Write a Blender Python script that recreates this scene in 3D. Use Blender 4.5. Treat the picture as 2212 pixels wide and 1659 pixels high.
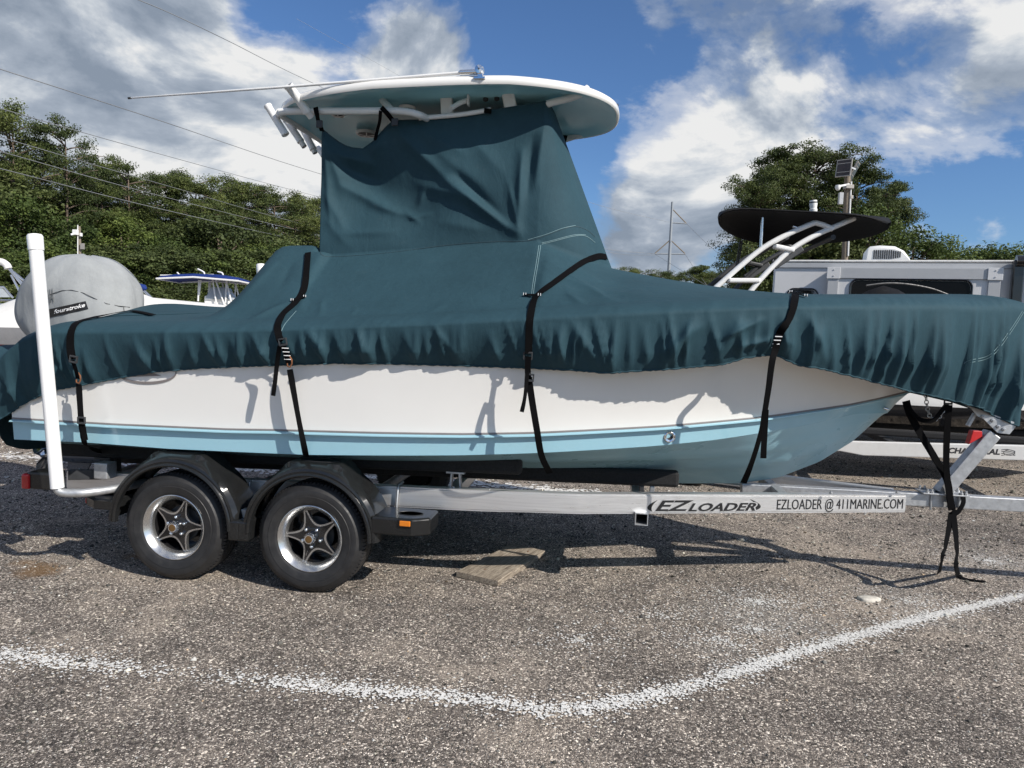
import bpy, bmesh, math, random
import numpy as np
from mathutils import Vector, Matrix
from mathutils.bvhtree import BVHTree

for o in list(bpy.data.objects): bpy.data.objects.remove(o)
scene = bpy.context.scene
COL = scene.collection
R = math.radians
random.seed(7)
rng = np.random.default_rng(11)

# ------------------------------------------------------------------ camera
CAM_H, PITCH, ROLL = 1.642, R(4.0), R(2.37)
cam_d = bpy.data.cameras.new('camera'); cam = bpy.data.objects.new('camera', cam_d); COL.objects.link(cam)
_f = np.array([0, math.cos(PITCH), -math.sin(PITCH)]); _u0 = np.array([0, math.sin(PITCH), math.cos(PITCH)])
_x = math.cos(ROLL)*np.array([1., 0, 0]) + math.sin(ROLL)*_u0
_u = -math.sin(ROLL)*np.array([1., 0, 0]) + math.cos(ROLL)*_u0
cam.matrix_world = Matrix(((_x[0], _u[0], -_f[0], 0), (_x[1], _u[1], -_f[1], 0), (_x[2], _u[2], -_f[2], CAM_H), (0, 0, 0, 1)))
cam_d.sensor_width = 36.0
FPX = 1533.0                       # focal length in units of a 2212 px wide view
cam_d.lens = 36.0*FPX/2212.0
cam_d.clip_start = 0.05; cam_d.clip_end = 3000
scene.camera = cam
scene.render.resolution_x, scene.render.resolution_y = 1024, 768

# ------------------------------------------------------------------ light
YAW = R(7.8)
SUN_LOCAL = Vector((1.20, -0.70, 1.0))          # direction to the sun in the trailer's own axes
SUN_DIR = (Matrix.Rotation(-YAW, 3, 'Z') @ SUN_LOCAL).normalized()
sun_d = bpy.data.lights.new('sun', 'SUN'); sun_d.energy = 5.0; sun_d.angle = R(0.53); sun_d.color = (1, 0.94, 0.86)
sun = bpy.data.objects.new('sun', sun_d); COL.objects.link(sun)
sun.rotation_euler = SUN_DIR.to_track_quat('Z', 'Y').to_euler(); sun.location = (0, 0, 30)
SKY_STRENGTH = 0.055
vs = scene.view_settings
vs.view_transform = 'Standard'; vs.look = 'None'; vs.exposure = 0.22; vs.gamma = 1.0; vs.use_curve_mapping = False
cy = scene.cycles
cy.max_bounces = 6; cy.diffuse_bounces = 3; cy.glossy_bounces = 3; cy.transmission_bounces = 4; cy.transparent_max_bounces = 6
cy.use_denoising = True
cy.sample_clamp_indirect = 6.0
cy.caustics_reflective = False; cy.caustics_refractive = False

# ------------------------------------------------------------------ geometry of the place
ORG = np.array([-1.197, 4.26, 0.0])             # ground point under the front near hub
UU = np.array([math.cos(YAW), -math.sin(YAW), 0]); VV = np.array([math.sin(YAW), math.cos(YAW), 0])
C0 = np.array([0, 0, CAM_H])
def ray(px, py): return _f + _x*(px-1106)/FPX + _u*(829.5-py)/FPX
def at(px, py, Y):
    d = ray(px, py); return Vector(C0 + d*(Y/d[1]))
def ground_at(px, py, z=0.0):
    d = ray(px, py); return Vector(C0 + d*((z-CAM_H)/d[2]))
def L(px, py, v):
    """point of the plane v = const of the trailer's axes (u forward, v away from the camera, z up)"""
    d = ray(px, py); t = (v - (C0-ORG) @ VV)/(d @ VV); p = C0 + d*t - ORG
    return Vector((p @ UU, p @ VV, p[2]))
def to_world(p): return Vector(ORG + UU*p[0] + VV*p[1] + np.array([0, 0, p[2]]))
def to_local(P):
    q = np.array(P) - ORG; return Vector((q @ UU, q @ VV, q[2]))
VC = 1.22                                        # centre plane of boat and trailer

# ------------------------------------------------------------------ helpers
def tag(o, label=None, cat=None, group=None, kind=None):
    if label: o['label'] = label
    if cat: o['category'] = cat
    if group: o['group'] = group
    if kind: o['kind'] = kind
    return o
def empty(name, loc=(0, 0, 0), rz=0.0, label=None, cat=None, group=None):
    o = bpy.data.objects.new(name, None); COL.objects.link(o)
    o.location = loc; o.rotation_euler = (0, 0, rz); o.empty_display_size = 0.2
    return tag(o, label, cat, group)
def rig(name, label, cat, group=None):           # root in the trailer's axes
    return empty(name, tuple(ORG), -YAW, label, cat, group)
class MB:
    def __init__(s): s.v = []; s.f = []
    def add(s, vs_, fs):
        n = len(s.v); s.v += [tuple(p) for p in vs_]; s.f += [tuple(i+n for i in f) for f in fs]; return s
    def box(s, c, size, rot=None):
        hx, hy, hz = size[0]/2, size[1]/2, size[2]/2
        ps = [Vector((x, y, z)) for x in (-hx, hx) for y in (-hy, hy) for z in (-hz, hz)]
        if rot is not None: ps = [rot @ p for p in ps]
        c = Vector(c)
        return s.add([p+c for p in ps], [(0, 1, 3, 2), (4, 6, 7, 5), (0, 4, 5, 1), (2, 3, 7, 6), (0, 2, 6, 4), (1, 5, 7, 3)])
    def bar(s, a, b, w, h, up=(0, 0, 1)):
        a, b = Vector(a), Vector(b); d = (b-a); ln = d.length; d.normalize()
        up = Vector(up); y = up.cross(d)
        if y.length < 1e-4: y = Vector((0, 1, 0)).cross(d)
        y.normalize(); z = d.cross(y)
        m = Matrix((d, y, z)).transposed()
        return s.box((a+b)/2, (ln, w, h), m)
    def tube(s, pts, r, n=12, cap=True, closed=False):
        pts = [Vector(p) for p in pts]; k = len(pts)
        rs = r if hasattr(r, '__len__') else [r]*k
        rings = []; prev = None
        for i, p in enumerate(pts):
            if closed: t = pts[(i+1) % k]-pts[i-1]
            else: t = pts[min(i+1, k-1)]-pts[max(i-1, 0)]
            t.normalize()
            if prev is None:
                a = Vector((0, 0, 1)) if abs(t.z) < 0.9 else Vector((0, 1, 0))
                prev = (a - t*a.dot(t)).normalized()
            else:
                q = prev - t*prev.dot(t)
                if q.length > 1e-6: prev = q.normalized()
            b = t.cross(prev)
            rings.append([p + (prev*math.cos(2*math.pi*j/n) + b*math.sin(2*math.pi*j/n))*rs[i] for j in range(n)])
        return s.rings(rings, cap and not closed, closed)
    def rings(s, rings, cap=True, closed=False, wrap=True):
        n = len(rings[0]); base = len(s.v)
        for rr in rings: s.v += [tuple(p) for p in rr]
        k = len(rings)
        for i in range(k if closed else k-1):
            for j in range(n if wrap else n-1):
                a = base+i*n+j; b = base+i*n+(j+1) % n; c = base+((i+1) % k)*n+(j+1) % n; d = base+((i+1) % k)*n+j
                s.f.append((a, b, c, d))
        if cap:
            s.f.append(tuple(base+j for j in range(n))[::-1]); s.f.append(tuple(base+(k-1)*n+j for j in range(n)))
        return s
    def lathe(s, prof, origin, axis, n=48, cap=False):
        ax = Vector(axis).normalized(); a = Vector((0, 0, 1)) if abs(ax.z) < .9 else Vector((1, 0, 0))
        e1 = (a-ax*a.dot(ax)).normalized(); e2 = ax.cross(e1); o = Vector(origin)
        rings = [[o+ax*h+(e1*math.cos(2*math.pi*j/n)+e2*math.sin(2*math.pi*j/n))*r for j in range(n)] for r, h in prof]
        return s.rings(rings, cap)
    def prism(s, poly, origin, ex, ey, depth):
        ex, ey = Vector(ex), Vector(ey); ez = ex.cross(ey).normalized(); o = Vector(origin); n = len(poly)
        s.add([o+ex*x+ey*y for x, y in poly]+[o+ex*x+ey*y+ez*depth for x, y in poly],
              [tuple(range(n))[::-1], tuple(range(n, 2*n))]+[(i, (i+1) % n, n+(i+1) % n, n+i) for i in range(n)])
        return s
    def ribbon(s, pts, nrm, w, th=0.003):
        """flat webbing along pts, nrm[i] = facing direction at each point"""
        pts = [Vector(p) for p in pts]; k = len(pts); rings = []
        ws = w if hasattr(w, '__len__') else [w]*k
        for i, p in enumerate(pts):
            t = (pts[min(i+1, k-1)]-pts[max(i-1, 0)]).normalized(); nn = Vector(nrm[i]); nn = (nn-t*nn.dot(t)).normalized()
            b = t.cross(nn)*ws[i]*.5; q = nn*th*.5
            rings.append([p+b+q, p-b+q, p-b-q, p+b-q])
        return s.rings(rings, True)
    def build(s, name, mat, parent=None, smooth=None, bevel=0.0, sub=0):
        me = bpy.data.meshes.new(name); me.from_pydata([tuple(p) for p in s.v], [], s.f)
        bm = bmesh.new(); bm.from_mesh(me); bmesh.ops.recalc_face_normals(bm, faces=bm.faces); bm.to_mesh(me); bm.free()
        me.update(); return mesh_object(name, me, mat, parent, smooth, bevel, sub)
def mesh_object(name, me, mat, parent=None, smooth=None, bevel=0.0, sub=0):
    o = bpy.data.objects.new(name, me); COL.objects.link(o)
    if mat is not None: me.materials.append(mat)
    if smooth is not None:
        me.polygons.foreach_set('use_smooth', [True]*len(me.polygons)); me.set_sharp_from_angle(angle=R(smooth))
    if bevel:
        m = o.modifiers.new('bevel', 'BEVEL'); m.width = bevel; m.segments = 2; m.limit_method = 'ANGLE'; m.angle_limit = R(40)
    if sub:
        m = o.modifiers.new('sub', 'SUBSURF'); m.levels = sub; m.render_levels = sub
    if parent is not None: o.parent = parent
    return o
def copy_tree(o, parent=None):
    c = o.copy(); COL.objects.link(c); c.parent = parent
    for ch in list(o.children): copy_tree(ch, c)
    return c
def spline(pts, n):
    """Catmull-Rom through pts, n samples per span"""
    P = [Vector(p) for p in pts]; out = []
    for i in range(len(P)-1):
        p0 = P[max(i-1, 0)]; p1 = P[i]; p2 = P[i+1]; p3 = P[min(i+2, len(P)-1)]
        for j in range(n):
            t = j/n
            out.append(0.5*((2*p1)+(p2-p0)*t+(2*p0-5*p1+4*p2-p3)*t*t+(3*p1-p0-3*p2+p3)*t*t*t))
    out.append(P[-1]); return out
def text_mesh(name, body, mat, parent, size, M, shear=0.0, bold=0.0, sx=1.0, width=None, extrude=0.0008, space=1.0):
    cu = bpy.data.curves.new(name, 'FONT'); cu.body = body; cu.size = size; cu.shear = shear; cu.offset = bold; cu.extrude = extrude; cu.space_character = space
    cu.resolution_u = 3
    to = bpy.data.objects.new(name+'_tmp', cu); COL.objects.link(to)
    bpy.context.view_layer.update()
    me = bpy.data.meshes.new_from_object(to.evaluated_get(bpy.context.evaluated_depsgraph_get()))
    bpy.data.objects.remove(to); bpy.data.curves.remove(cu)
    co = np.empty(len(me.vertices)*3); me.vertices.foreach_get('co', co); co = co.reshape(-1, 3)
    co[:, 0] -= co[:, 0].min()
    k = sx if width is None else width/max(co[:, 0].max(), 1e-6)
    co[:, 0] *= k
    me.vertices.foreach_set('co', co.ravel()); me.transform(M); me.materials.clear(); me.update()
    return mesh_object(name, me, mat, parent)

# ------------------------------------------------------------------ materials
def new_mat(name):
    m = bpy.data.materials.new(name); m.use_nodes = True
    nt = m.node_tree; b = nt.nodes['Principled BSDF']; return m, nt, b
def node(nt, typ, **kw):
    n = nt.nodes.new(typ)
    for k, v in kw.items():
        if k.startswith('i_'):
            key = k[2:]; key = int(key) if key.isdigit() else key.replace('_', ' ')
            n.inputs[key].default_value = v
        else: setattr(n, k, v)
    return n
def ramp(nt, src, stops, interp='LINEAR'):
    r = nt.nodes.new('ShaderNodeValToRGB'); r.color_ramp.interpolation = interp
    e = r.color_ramp.elements
    while len(e) < len(stops): e.new(0.5)
    for el, (p, c) in zip(e, stops):
        el.position = p; el.color = (c, c, c, 1) if not hasattr(c, '__len__') else (*c, 1)
    nt.links.new(src, r.inputs[0]); return r.outputs[0]
def coords(nt, scale=(1, 1, 1), kind='Object'):
    tc = nt.nodes.new('ShaderNodeTexCoord'); mp = nt.nodes.new('ShaderNodeMapping'); mp.inputs['Scale'].default_value = scale
    nt.links.new(tc.outputs[kind], mp.inputs[0]); return mp.outputs[0]
def noise(nt, vec, scale, detail=4, rough=.55, out='Fac', dist=0.0):
    n = node(nt, 'ShaderNodeTexNoise'); n.inputs['Scale'].default_value = scale; n.inputs['Detail'].default_value = detail
    n.inputs['Roughness'].default_value = rough; n.inputs['Distortion'].default_value = dist
    nt.links.new(vec, n.inputs['Vector']); return n.outputs[out]
def mixc(nt, fac, a, b, mode='MIX'):
    m = nt.nodes.new('ShaderNodeMix'); m.data_type = 'RGBA'; m.blend_type = mode
    for idx, val in ((0, fac), (6, a), (7, b)):
        if hasattr(val, 'is_linked'): nt.links.new(val, m.inputs[idx])
        elif idx == 0: m.inputs[0].default_value = val
        else: m.inputs[idx].default_value = (*val, 1)
    return m.outputs[2]
def math_n(nt, op, a, b=None, c=None):
    m = nt.nodes.new('ShaderNodeMath'); m.operation = op
    for i, val in enumerate((a, b, c)):
        if val is None: continue
        if hasattr(val, 'is_linked'): nt.links.new(val, m.inputs[i])
        else: m.inputs[i].default_value = val
    return m.outputs[0]
def bump(nt, b, h, strength=.3, dist=.01):
    n = nt.nodes.new('ShaderNodeBump'); n.inputs['Strength'].default_value = strength; n.inputs['Distance'].default_value = dist
    nt.links.new(h, n.inputs['Height']); nt.links.new(n.outputs[0], b.inputs['Normal'])
def simple(name, col, rough=.5, metal=0.0, var=.12, scale=6.0, coat=0.0, bumps=None, stretch=(1, 1, 1), dirt=None, spec=None):
    m, nt, b = new_mat(name); v = coords(nt, stretch)
    n = noise(nt, v, scale, 6, .6)
    lo = tuple(c*(1-var) for c in col); hi = tuple(min(1, c*(1+var)) for c in col)
    c = ramp(nt, n, [(.3, lo), (.7, hi)])
    if dirt:
        dcol, amt, dsc = dirt
        dn = ramp(nt, noise(nt, v, dsc, 8, .7), [(.55-amt*.2, 0.0), (.75, 1.0)])
        c = mixc(nt, math_n(nt, 'MULTIPLY', dn, amt), c, dcol)
    nt.links.new(c, b.inputs['Base Color'])
    r = ramp(nt, noise(nt, v, scale*2.3, 5, .6), [(.3, max(0, rough*.8)), (.7, min(1, rough*1.25))]); nt.links.new(r, b.inputs['Roughness'])
    b.inputs['Metallic'].default_value = metal; b.inputs['Coat Weight'].default_value = coat; b.inputs['Coat Roughness'].default_value = .06
    if spec is not None: b.inputs['Specular IOR Level'].default_value = spec
    if bumps: bump(nt, b, noise(nt, v, bumps[0], 4, .6), bumps[1], bumps[2])
    return m
M = {}
M['gel_white'] = simple('gelcoat_white', (.77, .76, .73), .2, var=.02, scale=1.5, coat=.35, dirt=((.62, .6, .55), .05, 2.0))
M['gel_blue'] = simple('gelcoat_blue', (.33, .57, .67), .11, var=.03, scale=1.5, coat=.6, dirt=((.3, .42, .44), .2, 3.0))
M['gel_bottom'] = simple('gelcoat_blue_bottom', (.33, .57, .67), .30, var=.02, scale=1.0, coat=.12)
M['gel_under'] = simple('gelcoat_blue_underside', (.34, .66, .76), .20, var=.05, scale=2, spec=.12)
M['stripe'] = simple('pinstripe_grey', (.20, .18, .175), .4)
M['alum'] = simple('aluminium', (.80, .80, .80), .33, .75, .08, 3.0, stretch=(.4, 6, 30), dirt=((.42, .42, .42), .3, 5.0))
M['galv'] = simple('galvanised_steel', (.46, .47, .48), .45, .7, .2, 22, dirt=((.75, .75, .74), .35, 12))
M['chrome'] = simple('polished_metal', (.82, .83, .84), .10, 1.0, .03)
M['machined'] = simple('machined_alloy', (.60, .60, .595), .22, .92, .03, 3)
M['gloss_black'] = simple('gloss_black_paint', (.012, .012, .013), .16, 0, .1, coat=.5)
M['plastic_black'] = simple('black_plastic', (.012, .0125, .013), .20, 0, .15, 10, dirt=((.03, .03, .029), .2, 14))
M['rubber'] = simple('tyre_rubber', (.017, .017, .018), .55, 0, .2, 18, dirt=((.05, .047, .043), .35, 9), bumps=(160, .12, .002))
M['carpet'] = simple('black_carpet', (.012, .012, .013), .95, 0, .3, 60, bumps=(300, .6, .004))
M['pvc'] = simple('white_pvc', (.80, .80, .79), .32, 0, .03, 3, dirt=((.55, .53, .5), .22, 6))
M['white_paint'] = simple('white_powdercoat', (.74, .74, .73), .3, 0, .04, 4, dirt=((.5, .48, .44), .18, 7))
M['strap'] = simple('black_webbing', (.0040, .0040, .0045), .9, 0, .25, 200, spec=.05)
M['dark_part'] = simple('dark_painted_metal', (.03, .032, .035), .5, 0, .2, 12)
M['rust'] = simple('rusty_hook', (.22, .09, .04), .7, .4, .4, 40)
M['red_lens'] = simple('red_lens', (.42, .012, .015), .15, 0, .1, coat=.5)
M['amber_lens'] = simple('amber_lens', (.62, .18, .012), .15, 0, .1, coat=.5)
M['red_rubber'] = simple('red_polyurethane', (.5, .02, .02), .4)
M['gold'] = simple('oil_cap_amber', (.13, .075, .028), .15, .2, .15)
M['decal'] = simple('black_decal', (.012, .012, .013), .4)
M['decal_silver'] = simple('silver_decal', (.5, .5, .5), .35, .3)
M['engine'] = simple('outboard_grey', (.07, .085, .11), .3, .2, .1, coat=.4)
M['thread'] = simple('pale_thread', (.15, .24, .26), .8)
M['thread_dark'] = simple('dark_thread', (.03, .06, .075), .8)

def canvas(name, col, weave=900):
    m, nt, b = new_mat(name); v = coords(nt)
    n = noise(nt, v, 2.2, 6, .6); n2 = noise(nt, v, 35, 4, .7)
    f = math_n(nt, 'ADD', math_n(nt, 'MULTIPLY', n, .7), math_n(nt, 'MULTIPLY', n2, .3))
    c = ramp(nt, f, [(.3, tuple(x*.84 for x in col)), (.7, tuple(x*1.16 for x in col))])
    dust = ramp(nt, noise(nt, v, 4.5, 8, .75), [(.62, 0.0), (.8, 1.0)])
    c = mixc(nt, math_n(nt, 'MULTIPLY', dust, .10), c, (.22, .24, .24))
    nt.links.new(c, b.inputs['Base Color']); b.inputs['Roughness'].default_value = .72
    b.inputs['Specular IOR Level'].default_value = .15
    b.inputs['Sheen Weight'].default_value = .0
    wr = noise(nt, coords(nt, (1, 1, .45)), 9, 5, .6, dist=.6)
    h = math_n(nt, 'ADD', math_n(nt, 'MULTIPLY', wr, 1.0), math_n(nt, 'MULTIPLY', noise(nt, v, weave, 1, .5), .03))
    bump(nt, b, h, .30, .02)
    return m
M['canvas'] = canvas('teal_canvas', (.0235, .057, .074))
M['grey_canvas'] = canvas('grey_canvas', (.30, .315, .32))
# ------------------------------------------------------------------ sky with clouds (world)
def build_world():
    w = bpy.data.worlds.new('World'); scene.world = w; w.use_nodes = True
    nt = w.node_tree; bg = nt.nodes['Background']; bg.inputs['Strength'].default_value = SKY_STRENGTH
    sky = nt.nodes.new('ShaderNodeTexSky'); sky.sky_type = 'NISHITA'; sky.sun_disc = False
    sky.sun_elevation = math.asin(SUN_DIR.z); sky.sun_rotation = math.atan2(SUN_DIR.x, SUN_DIR.y)
    sky.air_density = 1.0; sky.dust_density = .5; sky.ozone_density = 2.2; sky.altitude = 20
    tc = nt.nodes.new('ShaderNodeTexCoord'); d = tc.outputs['Generated']
    def mapped(off):
        mp = nt.nodes.new('ShaderNodeMapping'); mp.inputs['Scale'].default_value = (1, 1, 1.75); mp.inputs['Location'].default_value = off
        nt.links.new(d, mp.inputs[0]); return mp.outputs[0]
    def fbm(off, sc=3.1, det=10, rg=.56):
        return noise(nt, mapped(off), sc, det, rg, dist=.35)
    n0 = fbm((0.3, 0, .2)); n1 = fbm((0.3+SUN_DIR.x*.03, SUN_DIR.y*.03, .2+.075))
    fine = noise(nt, mapped((3, 1, 2)), 13, 8, .62, dist=.3)
    # big cloud masses of that afternoon: (view x, y, angular radius deg, weight)
    blobs = [(150, 60, 13, .17), (380, 170, 8, .15), (560, 300, 8, .13), (100, 260, 9, .10), (420, 60, 6, .10), (690, 110, 6, .06),
             (945, 105, 4.2, .34), (860, 160, 3.5, .16), (560, 20, 3.5, -.16), (520, 90, 2.0, -.08), (780, 60, 4, -.06),
             (1150, 90, 7, -.22), (1230, 310, 4.5, -.16), (1950, 40, 5, -.08), (1500, 150, 8, .035), (1640, 170, 5, .07), (1350, 90, 4, .05), (1850, 60, 6, -.02),
             (2150, 200, 7.5, .20), (1880, 300, 5, .05), (1600, 430, 5, .12), (1420, 520, 5, .13), (1330, 570, 4, .10), (1650, 290, 3.5, .10),
             (2050, 420, 6.5, -.16), (1990, 500, 2.5, .06), (2180, 590, 3, .07), (1800, 180, 4, .05)]
    tot = n0
    for px, py, rad, wt in blobs:
        c = Vector(ray(px, py)).normalized(); dp = nt.nodes.new('ShaderNodeVectorMath'); dp.operation = 'DOT_PRODUCT'
        nt.links.new(d, dp.inputs[0]); dp.inputs[1].default_value = c
        k = 1.0/(1-math.cos(R(rad)))
        g = math_n(nt, 'EXPONENT', math_n(nt, 'MULTIPLY_ADD', dp.outputs['Value'], k, -k))
        tot = math_n(nt, 'MULTIPLY_ADD', g, wt, tot)
    tot2 = math_n(nt, 'MULTIPLY_ADD', math_n(nt, 'SUBTRACT', fine, .5), .16, tot)
    mask = ramp(nt, tot2, [(.485, 0.0), (.55, .45), (.62, 1.0)], 'EASE')
    lit = math_n(nt, 'MULTIPLY_ADD', math_n(nt, 'SUBTRACT', n0, n1), 5.0, .62)
    lit = math_n(nt, 'MULTIPLY_ADD', math_n(nt, 'SUBTRACT', fine, .5), .8, lit)
    thick = ramp(nt, tot2, [(.58, 0.0), (.95, .36)])
    lit = math_n(nt, 'SUBTRACT', lit, thick)
    k = 1/SKY_STRENGTH
    cc = ramp(nt, lit, [(.05, (.30, .36, .45)), (.40, (.46, .52, .61)), (.64, (.72, .76, .81)), (.85, (1.0, .99, .975))])
    cl = mixc(nt, 1.0, cc, (k*.72, k*.73, k*.74), 'MULTIPLY')
    gm = nt.nodes.new('ShaderNodeGamma'); gm.inputs[1].default_value = 1.0; nt.links.new(mixc(nt, 1.0, sky.outputs[0], (1.05, 1.40, 1.84), 'MULTIPLY'), gm.inputs[0])
    out = mixc(nt, mask, gm.outputs[0], cl)
    nt.links.new(out, bg.inputs['Color'])
build_world()

# ------------------------------------------------------------------ ground
def ground_material():
    m, nt, b = new_mat('crushed_asphalt'); v = coords(nt)
    def voro(scale, out, rnd=1.0):
        n = node(nt, 'ShaderNodeTexVoronoi'); n.inputs['Scale'].default_value = scale; n.inputs['Randomness'].default_value = rnd
        nt.links.new(v, n.inputs['Vector']); return n.outputs[out]
    def val(c):
        s = nt.nodes.new('ShaderNodeSeparateColor'); nt.links.new(c, s.inputs[0]); return s.outputs[0]
    a = val(voro(205, 'Color')); a2 = val(voro(108, 'Color')); a3 = val(voro(340, 'Color'))
    big = noise(nt, v, .55, 6, .62); mid = noise(nt, v, 2.8, 6, .65)
    patch = math_n(nt, 'MULTIPLY_ADD', big, .55, math_n(nt, 'MULTIPLY', mid, .45))
    c1 = ramp(nt, a, [(0, (.020, .019, .018)), (.40, (.055, .050, .046)), (.70, (.115, .104, .094)), (.88, (.24, .215, .19)), (.97, (.55, .52, .47))])
    c2 = ramp(nt, a2, [(0, (.030, .028, .026)), (.5, (.075, .068, .062)), (.82, (.15, .136, .12)), (.95, (.50, .47, .42))])
    c3 = ramp(nt, a3, [(0, (.028, .026, .024)), (.6, (.10, .09, .08)), (.92, (.30, .275, .245))])
    sel = ramp(nt, noise(nt, v, 22, 3, .6), [(.42, 0.0), (.58, 1.0)])
    c = mixc(nt, sel, c1, c2)
    dusty = ramp(nt, patch, [(.50, 0.0), (.66, .75)])
    c = mixc(nt, dusty, c, c3)
    tone = ramp(nt, patch, [(.34, (.50, .49, .50)), (.50, (1.0, .97, .95)), (.66, (1.55, 1.48, 1.40))])
    c = mixc(nt, 1.0, c, tone, 'MULTIPLY'); c = mixc(nt, 1.0, c, (2.0, 1.95, 1.89), 'MULTIPLY')
    # chalky scuffs and a few rusty stains with shapes of their own
    def spot(p, r, amt, edge=.5):
        s = nt.nodes.new('ShaderNodeVectorMath'); s.operation = 'DISTANCE'; nt.links.new(v, s.inputs[0]); s.inputs[1].default_value = p
        w = math_n(nt, 'ADD', s.outputs['Value'], math_n(nt, 'MULTIPLY', math_n(nt, 'SUBTRACT', mid, .5), r*3.0))
        mm = nt.nodes.new('ShaderNodeMapRange'); mm.inputs['From Min'].default_value = r; mm.inputs['From Max'].default_value = r*edge*.3
        nt.links.new(w, mm.inputs['Value']); return math_n(nt, 'MULTIPLY', mm.outputs[0], amt)
    speck = ramp(nt, voro(120, 'Color'), [(.3, 0.0), (.5, 1.0)])
    for (px, py, r, amt) in ((1640, 1330, .5, .22), (1950, 1300, .5, .2), (1560, 1400, .3, .15), (2150, 1210, .5, .25)):
        g = ground_at(px, py); c = mixc(nt, math_n(nt, 'MULTIPLY', spot((g.x, g.y, 0), r, amt), speck), c, (.62, .60, .56))
    for (px, py, r) in ((95, 1230, .16), (300, 1200, .1), (430, 1190, .05), (60, 1215, .1)):
        g = ground_at(px, py); c = mixc(nt, spot((g.x, g.y, 0), r, .6), c, (.20, .105, .03))
    nt.links.new(c, b.inputs['Base Color']); b.inputs['Roughness'].default_value = .92; b.inputs['Specular IOR Level'].default_value = .2
    h = math_n(nt, 'ADD', math_n(nt, 'MULTIPLY', voro(205, 'Distance'), -1.0), math_n(nt, 'MULTIPLY', voro(108, 'Distance'), -.9))
    h = math_n(nt, 'ADD', h, math_n(nt, 'MULTIPLY', noise(nt, v, 9, 5, .7), .5))
    bump(nt, b, h, .65, .008)
    return m
M['ground'] = ground_material()
def ground_z(x, y):                                  # gentle unevenness of the lot
    return 0.0
g = MB(); S = 1500
g.add([(-S, -60, 0), (S, -60, 0), (S, S, 0), (-S, S, 0)], [(0, 1, 2, 3)])
tag(g.build('ground', M['ground']), kind='structure')

# painted guide lines on the gravel: ragged flecks of white paint
LINE_FRONT = [(-90, 1408), (0, 1415), (100, 1427), (200, 1438), (390, 1454), (550, 1470), (700, 1484), (850, 1498), (1000, 1508), (1100, 1522), (1160, 1534), (1280, 1530),
              (1400, 1505), (1500, 1480), (1600, 1450), (1700, 1417), (1850, 1375), (2000, 1335), (2212, 1287), (2330, 1262)]
LINE_REAR = [(-60, 980), (0, 985), (200, 997), (420, 1008), (590, 1018), (800, 1030), (1000, 1043), (1150, 1056), (1300, 1066)]
lines_xy = []
for ln, wid, ragged in ((LINE_FRONT, .042, 1.0), (LINE_REAR, .085, .8)):
    pts = [ground_at(*p) for p in ln]; lines_xy.append((np.array([[p.x, p.y] for p in spline(pts, 8)]), wid))
def line_factor(xy):
    """how densely the gravel at xy is painted (0..1) and which line"""
    best = np.zeros(len(xy))
    for poly, wid in lines_xy:
        a = poly[:-1]; b = poly[1:]; dmin = np.full(len(xy), 9.0)
        for p, q in zip(a, b):
            e = q-p; t = np.clip(((xy-p) @ e)/(e @ e), 0, 1); dd = np.linalg.norm(xy-(p+t[:, None]*e), axis=1); dmin = np.minimum(dmin, dd)
        best = np.maximum(best, np.exp(-(dmin/wid)**2))
    return best
M['line_paint'] = simple('white_line_paint', (.74, .73, .70), .85, 0, .12, 60, bumps=(220, .7, .006))
flecks = MB()
for li, (poly, wid) in enumerate(lines_xy):
    seg = np.linalg.norm(np.diff(poly, axis=0), axis=1); tot = seg.sum(); cum = np.concatenate([[0], np.cumsum(seg)])
    n = int(tot*(1900 if li == 0 else 260))
    for _ in range(n):
        s_ = rng.random()*tot; i = min(np.searchsorted(cum, s_)-1, len(seg)-1); i = max(i, 0)
        p = poly[i]+(poly[i+1]-poly[i])*((s_-cum[i])/seg[i]); e = (poly[i+1]-poly[i])/seg[i]; nn = np.array([-e[1], e[0]])
        # worn on the left, crisp on the right
        f = s_/tot; spread = wid*(1.25-.72*f) if li == 0 else wid
        dens = .55+.45*math.sin(s_*3.1+1)*math.sin(s_*1.3) if li == 0 else .8
        if f > .52: dens = .95
        if rng.random() > dens: continue
        off = rng.normal()*spread*(.75 if rng.random() < .75 else 1.7)
        c = p+nn*off; r_ = (rng.uniform(.003, .0075) if rng.random() < .86 else rng.uniform(.006, .011)) if li == 0 else rng.uniform(.01, .03); k = rng.integers(5, 8); ph = rng.random()*6
        z = .0042+rng.random()*.003
        flecks.add([(c[0]+math.cos(ph+6.283*j/k)*r_*rng.uniform(.55, 1.25), c[1]+math.sin(ph+6.283*j/k)*r_*rng.uniform(.55, 1.25), z) for j in range(k)], [tuple(range(k))])
for px, py, r_, n in ((1640, 1300, .34, 900), (1560, 1385, .18, 350), (1250, 1385, .22, 260), (1960, 1300, .30, 420), (2140, 1212, .30, 500), (1420, 1330, .25, 200), (1640, 1360, .12, 160)):
    g0 = ground_at(px, py)
    for _ in range(n):
        a_, q_ = rng.random()*6.283, abs(rng.normal())*r_; c = (g0.x+math.cos(a_)*q_*1.3, g0.y+math.sin(a_)*q_*.8); k = rng.integers(5, 8); ph = rng.random()*6; rr_ = rng.uniform(.003, .0075)
        flecks.add([(c[0]+math.cos(ph+6.283*j/k)*rr_*rng.uniform(.55, 1.25), c[1]+math.sin(ph+6.283*j/k)*rr_*rng.uniform(.55, 1.25), .0042+.001*(j % 2)) for j in range(k)], [tuple(range(k))])
me = bpy.data.meshes.new('painted_line'); me.from_pydata(flecks.v, [], flecks.f); me.update()
tag(mesh_object('painted_line', me, M['line_paint']), kind='structure')

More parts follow.
